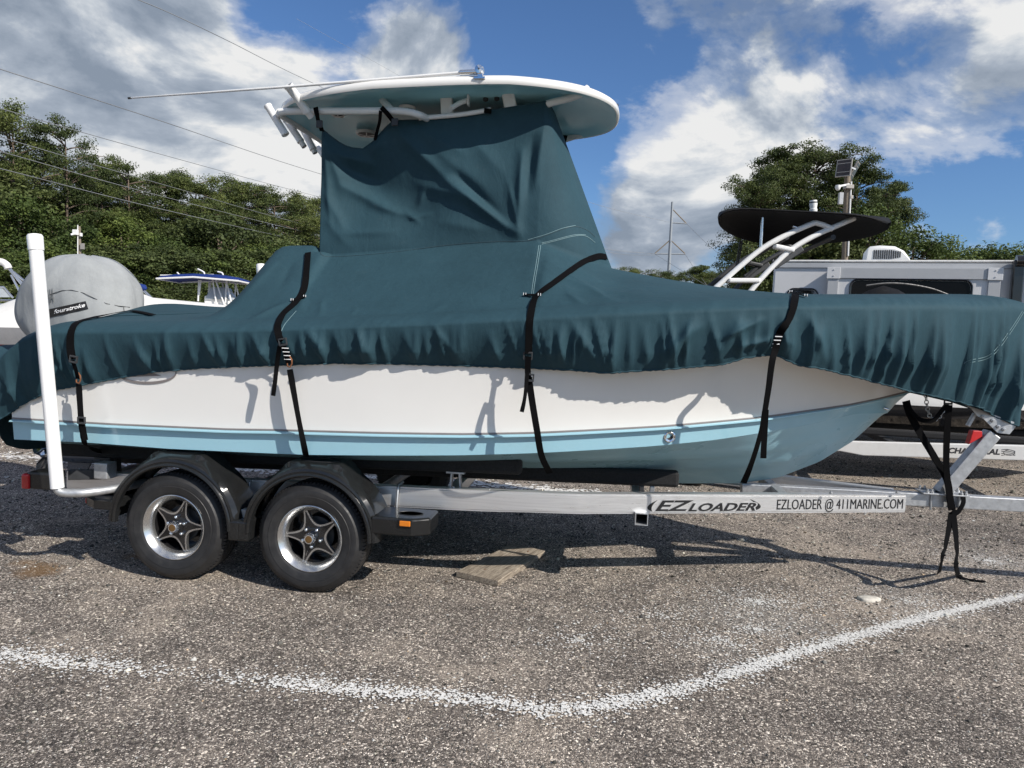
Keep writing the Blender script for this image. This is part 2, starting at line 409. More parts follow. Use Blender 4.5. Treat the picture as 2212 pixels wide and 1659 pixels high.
# loose gravel: real stones, denser near the viewer
def gravel():
    ico_v, ico_f = [], []
    t = (1+5**.5)/2
    for a in (-1, 1):
        for b_ in (-t, t): ico_v += [(0, a, b_), (a, b_, 0), (b_, 0, a)]
    ico_v = np.array(ico_v)/np.linalg.norm(ico_v[0])
    bm = bmesh.new(); [bm.verts.new(p) for p in ico_v]; bmesh.ops.convex_hull(bm, input=bm.verts); bm.faces.ensure_lookup_table(); bm.verts.index_update()
    ico_f = np.array([[vv.index for vv in f.verts] for f in bm.faces]); ico_v = np.array([tuple(vv.co) for vv in bm.verts]); bm.free()
    N = 52000
    Y = 2.3+(rng.random(N)**1.35)*9.0; X = (rng.random(N)-.5)*2*(Y*.80+.3)
    size = .0019+.0060*rng.random(N)**3.2
    big = rng.random(N) < .012; size[big] *= rng.uniform(1.6, 2.6, big.sum())
    size *= np.clip(Y/4.0, .75, 1.8)
    xy = np.stack([X, Y], 1); lf = line_factor(xy)
    V = np.empty((N, 12, 3)); ang = rng.random(N)*6.283; fl = rng.uniform(.45, .9, N); el = rng.uniform(.75, 1.4, N)
    jit = rng.uniform(.72, 1.25, (N, 12, 1))
    b_ = ico_v[None]*jit*size[:, None, None]; b_[:, :, 0] *= el[:, None]; b_[:, :, 2] *= fl[:, None]
    ca, sa = np.cos(ang)[:, None], np.sin(ang)[:, None]
    V[:, :, 0] = b_[:, :, 0]*ca-b_[:, :, 1]*sa+X[:, None]; V[:, :, 1] = b_[:, :, 0]*sa+b_[:, :, 1]*ca+Y[:, None]
    V[:, :, 2] = b_[:, :, 2]+(size*fl*.35)[:, None]
    F = (ico_f[None]+(np.arange(N)*12)[:, None, None]).reshape(-1, 3)
    me = bpy.data.meshes.new('gravel'); me.from_pydata(V.reshape(-1, 3).tolist(), [], F.tolist()); me.update()
    g0 = rng.random(N); tone = np.where(g0 < .42, rng.uniform(.03, .085, N), np.where(g0 < .84, rng.uniform(.09, .22, N), rng.uniform(.32, .62, N)))
    painted = rng.random(N) < lf*.95; tone[painted] = rng.uniform(.6, .8, painted.sum())
    warm = rng.uniform(.86, .97, N); colr = np.stack([tone, tone*(.5+.5*warm), tone*warm*warm, np.ones(N)], 1)
    tan = (rng.random(N) < .03) & ~painted; colr[tan] *= np.array([1.2, .95, .75, 1])
    at_ = me.color_attributes.new('stone', 'FLOAT_COLOR', 'POINT'); at_.data.foreach_set('color', np.repeat(colr, 12, 0).ravel())
    m, nt, b = new_mat('gravel_stone'); ca_ = nt.nodes.new('ShaderNodeVertexColor'); ca_.layer_name = 'stone'
    nz = ramp(nt, noise(nt, coords(nt), 300, 3, .6), [(.3, .75), (.7, 1.2)])
    nt.links.new(mixc(nt, 1.0, ca_.outputs[0], nz, 'MULTIPLY'), b.inputs['Base Color']); b.inputs['Roughness'].default_value = .9; b.inputs['Specular IOR Level'].default_value = .2
    tag(mesh_object('gravel', me, m), 'loose grey and pale gravel scattered over the lot', 'gravel', kind='stuff')
gravel()

# ------------------------------------------------------------------ hull lines
def clamp01(x): return max(0.0, min(1.0, x))
def sstep(a, b, x):
    t = clamp01((x-a)/(b-a)); return t*t*(3-2*t)
def hb_s(u): return 1.22*(1-clamp01((u-.6)/(4.47-.6))**2.7)
def hb_k(u): return 1.175*(1-clamp01((u-.1)/(3.86-.1))**2.25)
def hb_c(u): return 1.163*(1-clamp01((u-.05)/3.72)**2.25)
def v_s(u): return VC-hb_s(u)
def v_k(u): return VC-hb_k(u)
def v_c(u): return VC-hb_c(u)
def fit(pix, vf, extra=0.0):
    """turn a traced line into (u, z) samples lying on the surface v = vf(u)"""
    out = []
    for px, py in pix:
        v = 0.0
        for _ in range(60):
            p = L(px, py, v); v = .5*v+.5*(vf(p.x)+extra)
        out.append((p.x, p.z))
    out.sort(); return np.array([a for a, _ in out]), np.array([b for _, b in out])
K_PIX = [(15, 905), (250, 919), (500, 930), (585, 931), (800, 937), (1000, 940), (1152, 937.5), (1345, 928), (1438, 922.6), (1641, 904), (1740, 890), (1834, 876), (1900, 862), (1960, 847)]
C_PIX = [(28, 948.6), (182, 955), (365, 969), (518, 976), (662, 982), (987, 983), (1162, 978), (1412, 963), (1542, 950), (1728, 921), (1850, 893)]
KEEL = np.array([(-2.1, .60), (0, .585), (1.5, .59), (2.337, .603), (2.746, .632), (3.013, .695), (3.281, .827), (3.498, .991), (3.718, 1.234), (3.846, 1.358), (4.1, 1.60), (4.3, 1.80), (4.47, 1.96)])
CREASE_PIX = [(0, 772), (40, 736), (80, 722), (110, 716), (250, 716), (450, 715), (612, 712), (919, 700), (1139, 688), (1325, 678), (1532, 668), (1700, 663), (1809, 662), (2009, 662), (2130, 664), (2209, 668)]
ku, kz = fit(K_PIX, v_k); cu_, cz = fit(C_PIX, v_c)
def z_k(u): return float(np.interp(u, ku, kz))
def z_c(u): return float(np.interp(u, cu_, cz))
def z_keel(u): return float(np.interp(u, KEEL[:, 0], KEEL[:, 1]))
def v_fold(u): return v_s(u)-.085
fu, fz = fit(CREASE_PIX, v_fold)
def z_fold(u): return float(np.interp(u, fu, fz))
def z_s(u): return z_fold(u)-.05 if u > -1.6 else z_fold(max(u, -1.6))-.05-(-1.6-u)*.35
def hull_v(u, z):
    zk, zs = z_k(u), z_s(u)
    if z < zk: return v_k(u)+(zk-z)*.5
    t = clamp01((z-zk)/max(zs-zk, .01)); return v_k(u)+(v_s(u)-v_k(u))*t**1.35

boat = rig('center_console_boat', 'white and light blue boat under a teal cover on the aluminium trailer', 'boat')
def hull():
    us = [float(x) for x in np.concatenate([np.linspace(-2.07, 2.2, 44), np.linspace(2.26, 3.84, 42)])]
    us_top = us+[float(x) for x in np.linspace(3.88, 4.44, 10)]
    def stem_z(u): return z_keel(u)
    for side in (1, -1):
        mv = (lambda v: v) if side == 1 else (lambda v: 2*VC-v)
        rows = []
        for u in us_top:
            zk = max(z_k(u), stem_z(u)) if u < 3.86 else stem_z(u)
            zs = z_s(u); row = []
            for i in range(13):
                t = i/12; z = zk+(zs-zk)*t
                v = v_k(u)+(v_s(u)-v_k(u))*t**1.35 if u < 3.86 else VC-(VC-v_s(u))*t**1.2
                row.append((u, mv(min(v, VC)), z))
            rows.append(row)
        b = MB(); b.rings(rows, False, wrap=False); b.build('topside', M['gel_white'], boat, 40)
        # grey pinstripe + moulded lip along the knuckle
        st = MB(); lip = MB(); band = MB(); bot = MB(); r1, r2, r3, r4 = [], [], [], []
        for u in us:
            zk, vk, zc, vc_ = z_k(u), v_k(u), z_c(u), v_c(u)
            zkeel = stem_z(u); fade = sstep(3.86, 2.9, u)
            o = .027*fade
            r1.append([(u, mv(min(vk-.003, VC)), zk+.013), (u, mv(min(vk-.0055, VC)), zk+.005), (u, mv(min(vk-.003, VC)), zk-.002)])
            zc = min(zc, zk-.004); zc = max(zc, zkeel+.001)
            r2.append([(u, mv(min(vk-.002, VC)), zk+.001), (u, mv(min(vk-o, VC)), zk-.006), (u, mv(min(vk-o, VC)), max(zk-.013, zc)), (u, mv(min(vk-.001, VC)), max(zk-.017, zc))])
            r3.append([(u, mv(min(vk+.001+(vc_-vk)*i/5, VC)), zk-.002+(zc-zk)*i/5) for i in range(6)])
            row = []
            for i in range(15):
                t = i/14; bow = sstep(1.6, 3.2, u)
                w = vc_+(VC-vc_)*t
                z = zc+(zkeel-zc)*(t**(1.0+.0*bow))+math.sin(t*math.pi)*(.05*bow)*-1.0*(zc-zkeel)
                s_ = 0.0
                for ts, hgt in ((.33, .022), (.62, .018)):
                    dd = t-ts
                    if -.06 < dd < .02: s_ -= hgt*fade*(1-abs(dd+.02)/.05 if abs(dd+.02) < .05 else 0)
                row.append((u, mv(w), z+s_))
            r4.append(row)
        st.rings(r1, False, wrap=False); st.build('pinstripe', M['stripe'], boat, 40)
        lip.rings(r2, False, wrap=False); lip.build('spray_rail', M['gel_blue'], boat, 30)
        band.rings(r3, False, wrap=False); band.build('chine_band', M['gel_blue'], boat, 40)
        bot.rings(r4, False, wrap=False); bot.build('hull_bottom', M['gel_bottom'], boat, 22)
    # transom, and a plain deck, unseen under the cover, added to block light
    u = -2.07; tr = MB()
    sec = [(u, v_s(u), z_s(u)), (u, v_k(u), z_k(u)), (u, v_c(u), z_c(u)), (u, VC, z_keel(u)), (u, 2*VC-v_c(u), z_c(u)), (u, 2*VC-v_k(u), z_k(u)), (u, 2*VC-v_s(u), z_s(u))]
    tr.add(sec, [tuple(range(7))]); tr.build('transom', M['gel_white'], boat)
    dk = MB(); rows = [[(u, v_s(u)+.01, z_s(u)-.01), (u, VC, z_s(u)+.02), (u, 2*VC-v_s(u)-.01, z_s(u)-.01)] for u in us_top]
    dk.rings(rows, False, wrap=False); dk.build('deck', M['gel_white'], boat, 40)
hull()
# ------------------------------------------------------------------ hardtop, pipework, fittings
HT = dict(cu=.52, av=.72, aft=1.20, fwd=1.22)
def ht_outline(n=120):
    pts = []
    for j in range(n):
        a = 2*math.pi*j/n; c, s_ = math.cos(a), math.sin(a)
        p = 2.5 if c > 0 else 3.6
        q = 2.7 if c > 0 else 3.6
        r = (abs(c)**p+abs(s_)**q)**(-1/((p+q)/2))
        pts.append((c*r*(HT['fwd'] if c > 0 else HT['aft']), s_*r*HT['av']))
    return pts
def z_ht(u): return float(np.interp(u, [-.69, .13, 1.04, 1.48, 1.75], [3.150, 3.222, 3.256, 3.25, 3.24]))
def hardtop():
    ol = ht_outline()
    def ring(s_, dz):
        return [(HT['cu']+x*s_, VC+y*s_, z_ht(HT['cu']+x*s_)+dz) for x, y in ol]
    b = MB(); b.rings([ring(.984, -.020), ring(.991, -.023), ring(.998, -.014), ring(1.0, .0), ring(.997, .020), ring(.975, .036), ring(.9, .047), ring(.7, .062), ring(.35, .072), ring(.02, .074)], False)
    shell = b.build('hardtop', M['gel_white'], boat, 50)
    b = MB(); b.rings([ring(.984, -.020), ring(.95, -.016), ring(.90, .006), ring(.80, .016), ring(.62, .014), ring(.60, .004), ring(.35, .006), ring(.02, .006)], False)
    b.build('headliner', M['gel_under'], shell, 50)
    def q(px, py, v): return L(px, py, v)
    def pipe(pts, r=.024, name='frame_pipe', n=6): MB().tube(spline(pts, n), r, 14).build(name, M['white_paint'], boat, 40)
    pipe([q(604, 242, .70), q(640, 240, .70), q(740, 240, .70), q(860, 240, .70), q(905, 248, .72), q(928, 262, .88), q(942, 285, 1.05)])
    pipe([q(604, 242, .70), q(603, 247, .78), q(612, 252, .88), q(655, 279, 1.2), q(700, 308, 1.62)])
    for a, b_ in (((963, 184), (967, 262)), ((1093, 190), (1106, 245))):
        m = MB(); A = q(*a, .84); B = q(*b_, .86); m.bar(A+Vector((0, 0, .02)), B, .05, .085, (1, 0, 0)); m.build('support_leg', M['white_paint'], boat, bevel=.012)
        MB().bar(A+Vector((0, 0, .012)), A-Vector((0, 0, .012)), .10, .13, (1, 0, 0)).build('leg_flange', M['white_paint'], boat, bevel=.005)
    pipe([q(812, 196, .92), q(822, 212, .84), q(846, 238, .72)])
    pipe([q(974, 234, .72), q(990, 224, .76), q(1008, 217, .80)], .016); MB().box(q(1012, 217, .80), (.012, .05, .07)).build('bracket', M['white_paint'], boat, bevel=.003)
    pipe([q(1150, 240, .92), q(1185, 224, .84), q(1240, 209, .84), q(1262, 196, .86), q(1270, 190, .87)])
    pipe([q(1205, 306, 1.76), q(1222, 301, 1.76), q(1262, 287, 1.72), q(1288, 268, 1.66), q(1296, 258, 1.6)])
    pipe([q(905, 255, .80), q(990, 248, .80), q(1060, 237, .80)], .016)
    # rod holders
    def holder(a, b_, r=.029):
        a, b_ = Vector(a), Vector(b_); d = (b_-a).normalized(); mb = MB()
        mb.lathe([(r*.8, .25), (r*.8, .002), (r*1.1, 0), (r*1.12, .012), (r, .02), (r, (b_-a).length-.015), (r*1.08, (b_-a).length-.012), (r*1.08, (b_-a).length), (r*.75, (b_-a).length)], a, d, 24)
        mb.build('rod_holder', M['white_paint'], boat, 40)
    holder(q(622, 184, .54), q(664, 241, .68), .030)
    for a, b_, v in (((578, 228), (617, 291), .80), ((618, 258), (650, 306), 1.10), ((650, 270), (677, 323), 1.38), ((679, 308), (700, 336), 1.66)):
        holder(q(*a, v), q(*b_, v), .026)
    # speakers and a light in the headliner, antenna and its ratchet mount
    for px, py, v, r in ((792, 297, 1.45, .085), (880, 226, .95, .06), (730, 254, .95, .05)):
        p = q(px, py, v); p.z = z_ht(p.x)-.004
        mb = MB(); mb.lathe([(r, 0), (r, -.012), (r*.93, -.022), (r*.8, -.018), (r*.4, -.024), (.004, -.026)], p, (0, 0, 1), 32); sp = mb.build('speaker', M['white_paint'], boat, 40)
        g_ = MB(); g_.lathe([(r*.82, -.0195), (r*.4, -.0265), (.004, -.028)], p, (0, 0, 1), 24); g_.build('speaker_grille', M['dark_part'], sp, 40)
        for k in range(5):
            a = 6.283*k/5; MB().bar(p+Vector((0, 0, -.029)), p+Vector((math.cos(a)*r*.85, math.sin(a)*r*.85, -.024)), .008, .004).build('spoke', M['white_paint'], sp)
    for px, py in ((1050, 190), (1074, 190)):
        p = q(px, py, .85); p.z = z_ht(p.x)+.0; MB().lathe([(.018, 0), (.018, -.015), (.006, -.022)], p, (0, 0, 1), 14, True).build('cable_clip', M['dark_part'], boat, 40)
    p = q(1332, 229, 1.22); MB().lathe([(.012, 0), (.02, .004), (.012, .012)], p, (1, 0, -.2), 14, True).build('bow_light', M['dark_part'], boat, 40)
    A, B, C_ = q(279, 212, .52), q(640, 186, .52), q(1000, 157, .52)
    an = MB(); an.tube([A, A+(B-A)*.02, A+(B-A)*.021, B, C_], [.005, .005, .006, .009, .0105], 10); ant = an.build('antenna', M['white_paint'], boat, 40)
    MB().tube([A-(B-A)*.006, A+(B-A)*.012], .0075, 10).build('antenna_tip', M['dark_part'], ant, 40)
    MB().tube([C_-Vector((.02, 0, 0)), C_+Vector((.13, 0, .004))], .017, 16).build('antenna_ferrule', M['chrome'], ant, 40)
    mt = MB(); p = q(1036, 152, .52)
    mt.lathe([(.006, -.03), (.026, -.028), (.03, -.01), (.03, .01), (.026, .028), (.006, .03)], p, (0, 1, 0), 24)
    mt.bar(p, p-Vector((-.01, 0, .055)), .035, .03); mt.box(p-Vector((-.005, 0, .052)), (.07, .05, .012)); mt.bar(p, q(1012, 160, .52), .012, .012)
    mt.build('ratchet_mount', M['chrome'], ant, 40)
hardtop()

# thru-hull drain, bow eye, emblem
p = L(1446, 943, 0); v = hull_v(p.x, p.z)
for _ in range(30):
    p = L(1446, 943, v); v = .5*v+.5*(v_k(p.x)+(v_c(p.x)-v_k(p.x))*clamp01((z_k(p.x)-p.z)/(z_k(p.x)-z_c(p.x))))
o = p+Vector((0, -.002, 0)); nrm = Vector((.22, -1, -.1))
fit_ = MB().lathe([(.021, -.02), (.021, .006), (.030, .010), (.036, .006), (.037, -.004)], o, nrm, 28).build('drain_fitting', M['chrome'], boat, 40)
MB().lathe([(.0215, -.003), (.001, -.004)], o, nrm, 20).build('drain_bore', M['dark_part'], fit_)
e = L(1905, 881, 1.14); MB().tube([e+Vector((-.02, 0, .0)), e+Vector((.0, -.05, .004)), e+Vector((.02, -.05, -.004)), e+Vector((.03, 0, -.01))], .007, 10).build('bow_eye', M['chrome'], boat, 40)
em = MB(); ring_o, pts = [], []
cx_, cy_ = 318, 806
for j in range(49):
    a = math.pi*(-.05+1.1*j/48); px = cx_+62*math.cos(a); py = cy_+21*math.sin(a)
    p = L(px, py, 0.0); p = L(px, py, hull_v(p.x, p.z)-.004); pts.append(p)
em.ribbon(pts, [(0, -1, -.1)]*len(pts), [.004+.012*math.sin(math.pi*i/48) for i in range(49)], .002)
em.build('emblem_ring', M['stripe'], boat)
em = MB(); q_ = [L(x, y, -.0) for x, y in ((265, 815), (345, 812), (322, 805), (300, 806))]; q_ = [Vector((p.x, hull_v(p.x, p.z)-.004, p.z)) for p in q_]
em.add(q_, [(0, 1, 2, 3)]); em.build('emblem_wing', M['stripe'], boat)

# ------------------------------------------------------------------ outboard motor and its cover
motor = empty('outboard_motor'); motor.parent = boat
mb = MB()
def ell(cx, cy, z, a, b_, n=20, p=2.6):
    out = []
    for j in range(n):
        t = 2*math.pi*j/n; c, s_ = math.cos(t), math.sin(t); r = (abs(c)**p+abs(s_)**p)**(-1/p); out.append((cx+c*r*a, cy+s_*r*b_, z))
    return out
mb.rings([ell(-2.36, VC, 1.6, .22, .13), ell(-2.38, VC, 1.2, .16, .11), ell(-2.42, VC, .95, .14, .08), ell(-2.46, VC, .72, .13, .055), ell(-2.50, VC, .60, .15, .045)])
mb.build('midsection', M['engine'], motor, 40)
mb = MB(); mb.rings([ell(-2.62, VC, .735, .30, .11, p=2.2), ell(-2.62, VC, .715, .31, .115, p=2.2)]); mb.build('anti_ventilation_plate', M['engine'], motor, 30)
mb = MB(); mb.tube([(-2.18, VC, .50), (-2.24, VC, .50), (-2.36, VC, .50), (-2.6, VC, .50), (-2.75, VC, .50), (-2.8, VC, .50)], [.01, .04, .062, .07, .055, .045], 18)
mb.prism([(-.10, 0), (.12, 0), (.02, -.2), (-.10, -.22)], (-2.55, VC+.009, .46), (1, 0, 0), (0, 0, 1), .018); mb.build('gearcase', M['engine'], motor, 40)
mb = MB()
for k in range(3):
    a = 2.094*k+.4; d = Vector((0, math.cos(a), math.sin(a))); t = Vector((1, 0, 0)).cross(d)
    mb.rings([[Vector((-2.84, VC, .50))+d*r_+t*(w_*c_)+Vector((s_*w_*.5*c_, 0, 0)) for c_ in (-1, -.4, .4, 1)] for r_, w_, s_ in ((.03, .03, 1), (.09, .075, .8), (.15, .085, .5), (.18, .05, .4))], False, wrap=False)
mb.lathe([(.05, .0), (.048, -.09), (.02, -.12)], (-2.79, VC, .50), (1, 0, 0), 16); mb.build('propeller', M['chrome'], motor, 50)
mcov = rig('outboard_cover', 'grey fabric cover over the outboard motor behind the white guide post', 'motor cover')
prof = [(1.42, -2.90, -2.06, .27), (1.55, -2.97, -2.04, .31), (1.70, -2.99, -2.045, .325), (1.85, -2.965, -2.075, .325), (1.97, -2.88, -2.135, .30), (2.06, -2.775, -2.22, .25), (2.115, -2.66, -2.32, .18), (2.137, -2.54, -2.44, .06)]
zz = np.array([p[0] for p in prof]); rings = []
sp_ = spline([(p[0], p[1], p[2]) for p in prof], 6); sh_ = spline([(p[3], 0, 0) for p in prof], 6)
for i in range(len(sp_)):
    f = i/(len(sp_)-1); z, a0, a1 = sp_[i]; hv = sh_[i].x
    r_ = []
    for j in range(64):
        t = 2*math.pi*j/64; c, s_ = math.cos(t), math.sin(t); r0 = (abs(c)**2.5+abs(s_)**2.5)**(-1/2.5)
        w = 1+1.7*(.014*math.sin(5*t+7*f)+.012*math.sin(11*t-9*f)+.012*math.sin(3*t+14*f)+.010*math.sin(23*t+3*f)*(1-f)+.006*math.sin(37*t-5*f)*(1-f))*(1-f*.7)
        r_.append(((a0+a1)/2+c*r0*(a1-a0)/2*w, VC+s_*r0*hv*w, z+.008*math.sin(4*t)))
    rings.append(r_)
mb = MB(); mb.rings(rings, False); mb.f.append(tuple(range((len(rings)-1)*64, len(rings)*64))); mdome = mb.build('cover_shell', M['grey_canvas'], mcov, 60)
def bvh_of(objs):
    vs_, fs = [], []
    for o in objs:
        n = len(vs_); me = o.data; mw = o.matrix_world if o.parent is None else None
        vs_ += [to_world(v.co) for v in me.vertices]; fs += [[i+n for i in p.vertices] for p in me.polygons]
    return BVHTree.FromPolygons(vs_, fs)
def make_hit(objs):
    bv = bvh_of(objs)
    def hit(px, py, off=.004):
        d = Vector(ray(px, py)).normalized(); loc, nr, _, _ = bv.ray_cast(Vector(C0), d)
        if loc is None: return None, None
        if nr.dot(d) > 0: nr = -nr
        n_l = Vector((nr.dot(Vector(UU)), nr.dot(Vector(VV)), nr.z))
        return to_local(loc+nr*off), n_l
    return hit
dhit = make_hit([mdome])
band, bn = [], []
for i in range(14):
    p, n_ = dhit(102+86*i/13, 678-19*i/13); band.append(p); bn.append(n_)
MB().ribbon(band, bn, .062, .002).build('decal_band', M['decal'], mcov)
for pix, nm in (([(97, 642), (115, 634), (135, 628), (155, 627), (180, 633), (205, 645), (230, 656), (255, 661), (280, 664)], 'seam'), ([(267, 664), (270, 690)], 'seam')):
    pp = [dhit(*x) for x in pix]; pp = [(a, b_) for a, b_ in pp if a is not None]
    MB().ribbon([a for a, _ in pp], [b_ for _, b_ in pp], .004, .002).build(nm, M['decal'], mcov)
def text_on(hitf, name, body, mat, parent, px0, py0, px1, py1, hpx, bold=0, shear=0.0, off=.006, extrude=.0006, font_k=1.38, wrap=False):
    """flat lettering between two points of a surface"""
    if wrap:
        o_ = text_mesh(name, body, mat, parent, 1.0, Matrix.Identity(4), shear, bold, width=1.0, extrude=0)
        co = [v.co.copy() for v in o_.data.vertices]; y1 = max(c.y for c in co); y0 = min(min(c.y for c in co), 0)
        for v, c in zip(o_.data.vertices, co):
            p, _ = hitf(px0+(px1-px0)*c.x, py0+(py1-py0)*c.x-hpx*c.y/y1, off); v.co = p if p is not None else v.co
        return o_
    a, na = hitf(px0, py0, off); b_, nb = hitf(px1, py1, off); t, _ = hitf(px0, py0-hpx, off)
    ex = (b_-a); w = ex.length; ex.normalize(); n_ = ((na+nb)/2); n_ = (n_-ex*n_.dot(ex)).normalized(); ey = n_.cross(ex)
    Mx = Matrix(((ex.x, ey.x, n_.x, a.x), (ex.y, ey.y, n_.y, a.y), (ex.z, ey.z, n_.z, a.z), (0, 0, 0, 1)))
    return text_mesh(name, body, mat, parent, (t-a).length*font_k, Mx, shear, bold, width=w, extrude=extrude)
M['decal_white'] = simple('white_decal', (.8, .8, .8), .4)
text_on(dhit, 'lettering', 'fourstroke', M['decal_white'], mcov, 118, 677.5, 184, 662.5, 8.5, .02, .25, wrap=True)
text_on(dhit, 'lettering', 'YAMAHA', simple('grey_print', (.14, .15, .155), .6), mcov, 74, 664, 117, 652, 30, .02, .05, wrap=True)
# ------------------------------------------------------------------ trailer
trailer = rig('boat_trailer', 'tandem axle aluminium boat trailer with black fenders', 'trailer')
RAIL = [Vector((-1.90, .31, .455)), Vector((.66, .31, .506)), Vector((1.30, .315, .530)), Vector((1.62, .36, .533)), Vector((3.83, 1.11, .528))]
RAIL_T = [.576, .640, .660, .661, .650]
def rail(side):
    mv = (lambda v: v) if side == 1 else (lambda v: 2*VC-v)
    pts = []; tops = []
    base = spline(RAIL[:4], 6); s0 = [p.x for p in RAIL]
    pts = base+[RAIL[3].lerp(RAIL[4], i/6) for i in range(1, 7)]
    rings = []
    for i, p in enumerate(pts):
        t = (pts[min(i+1, len(pts)-1)]-pts[max(i-1, 0)]); t.z = 0; t.normalize(); nn = Vector((t.y, -t.x, 0))   # outward (towards camera)
        zt = float(np.interp(p.x, s0, RAIL_T)); zb = p.z; f = .009; w = .018
        prof = [(0.0, zb), (0.0, zb+f), (.004, zb+f+.003), (.004, zt-f-.003), (0, zt-f), (0, zt), (-.065, zt), (-.065, zt-f), (-w, zt-f), (-w, zb+f), (-.065, zb+f), (-.065, zb)]
        rings.append([(p.x+nn.x*o, mv(p.y+nn.y*o), z) for o, z in prof])
    b = MB(); b.rings(rings, True); return b.build('side_rail', M['alum'], trailer, 25)
rail(1); rail(-1)
def tb(name, a, b_, w, h, mat='galv', bevel=.004, up=(0, 0, 1)): return MB().bar(a, b_, w, h, up).build(name, M[mat], trailer, bevel=bevel)
def box_tube(name, a, b_, w, h, t, mat):
    """open hollow square tube"""
    a, b_ = Vector(a), Vector(b_); d = (b_-a).normalized(); y = Vector((0, 0, 1)).cross(d).normalized(); z = d.cross(y); rr = []
    for c, s_ in ((a+d*.06, -t), (a, -t), (a, 0), (b_, 0), (b_, -t), (b_-d*.06, -t)):
        rr.append([c+y*(sy*(w/2+s_))+z*(sz*(h/2+s_)) for sy, sz in ((-1, -1), (1, -1), (1, 1), (-1, 1))])
    MB().rings(rr, False).build(name, M[mat], trailer)
# tongue
MB().bar((2.75, VC, .590), (6.4, VC, .640), .076, .092).build('tongue', M['galv'], trailer, bevel=.006)
# crossmembers
p = L(1386, 1122, .44); box_tube('crossmember', (p.x, .44, p.z), (p.x, 2*VC-.44, p.z), .082, .078, .006, 'galv')
for u in (-1.72, -.45, .75): tb('crossmember', (u, .33, float(np.interp(u, [-1.9, .66], [.455, .506]))+.05), (u, 2*VC-.33, float(np.interp(u, [-1.9, .66], [.455, .506]))+.05), .075, .075, 'alum')
a = L(1725, 1055, 0.86); tb('crossmember', (2.98, .83, .60), (2.98, 2*VC-.83, .60), .06, .075, 'galv')
# bolts along the rails
for px, py in ((173, 1015.5), (214, 1016.5), (980, 1055), (1057, 1060), (1795, 1065), (1938, 1064)):
    p = L(px, py, .35 if px < 1300 else (.86 if px < 1850 else 1.05))
    MB().lathe([(.012, 0), (.012, .008), (.007, .010), (.007, .016), (.001, .017)], p-Vector((0, 0, .004)), (0, 0, 1), 8).build('bolt', M['galv'], trailer, 30)
# u-bolts clamping rail to axle hangers
for px in (541, 861):
    a = L(px, 1042 if px < 700 else 1052, .30); b_ = L(px-4, 1100, .30); a.y = .288; b_.y = .288
    MB().tube([(a.x, .40, a.z+.012), (a.x, .32, a.z+.012), (a.x, .296, a.z+.006), a, b_, b_-Vector((0, 0, .04))], .0075, 10).build('u_bolt', M['galv'], trailer, 40)
# axles
for u in (0.0, -.90):
    MB().tube([(u+.10, .18, .43), (u+.10, 2*VC-.18, .43)], .038, 14).build('axle', M['galv'], trailer, 40)
    for s_ in (.20, 2*VC-.20):
        tb('axle_arm', (u+.10, s_, .43), (u, s_, .345), .03, .07, 'galv')
        tb('axle_hanger', (u+.10, s_+(.11 if s_ < 1 else -.11), .43), (u+.10, s_+(.11 if s_ < 1 else -.11), .49), .05, .16, 'galv')
for px in (521,):
    p = L(px, 1112, .06); p.y = .07; MB().box(p, (.075, .05, .075)).build('fender_bracket', M['galv'], trailer, bevel=.004)
    MB().bar(p+Vector((0, .02, 0)), p+Vector((0, .22, .02)), .05, .06).build('fender_bracket', M['galv'], trailer, bevel=.004)

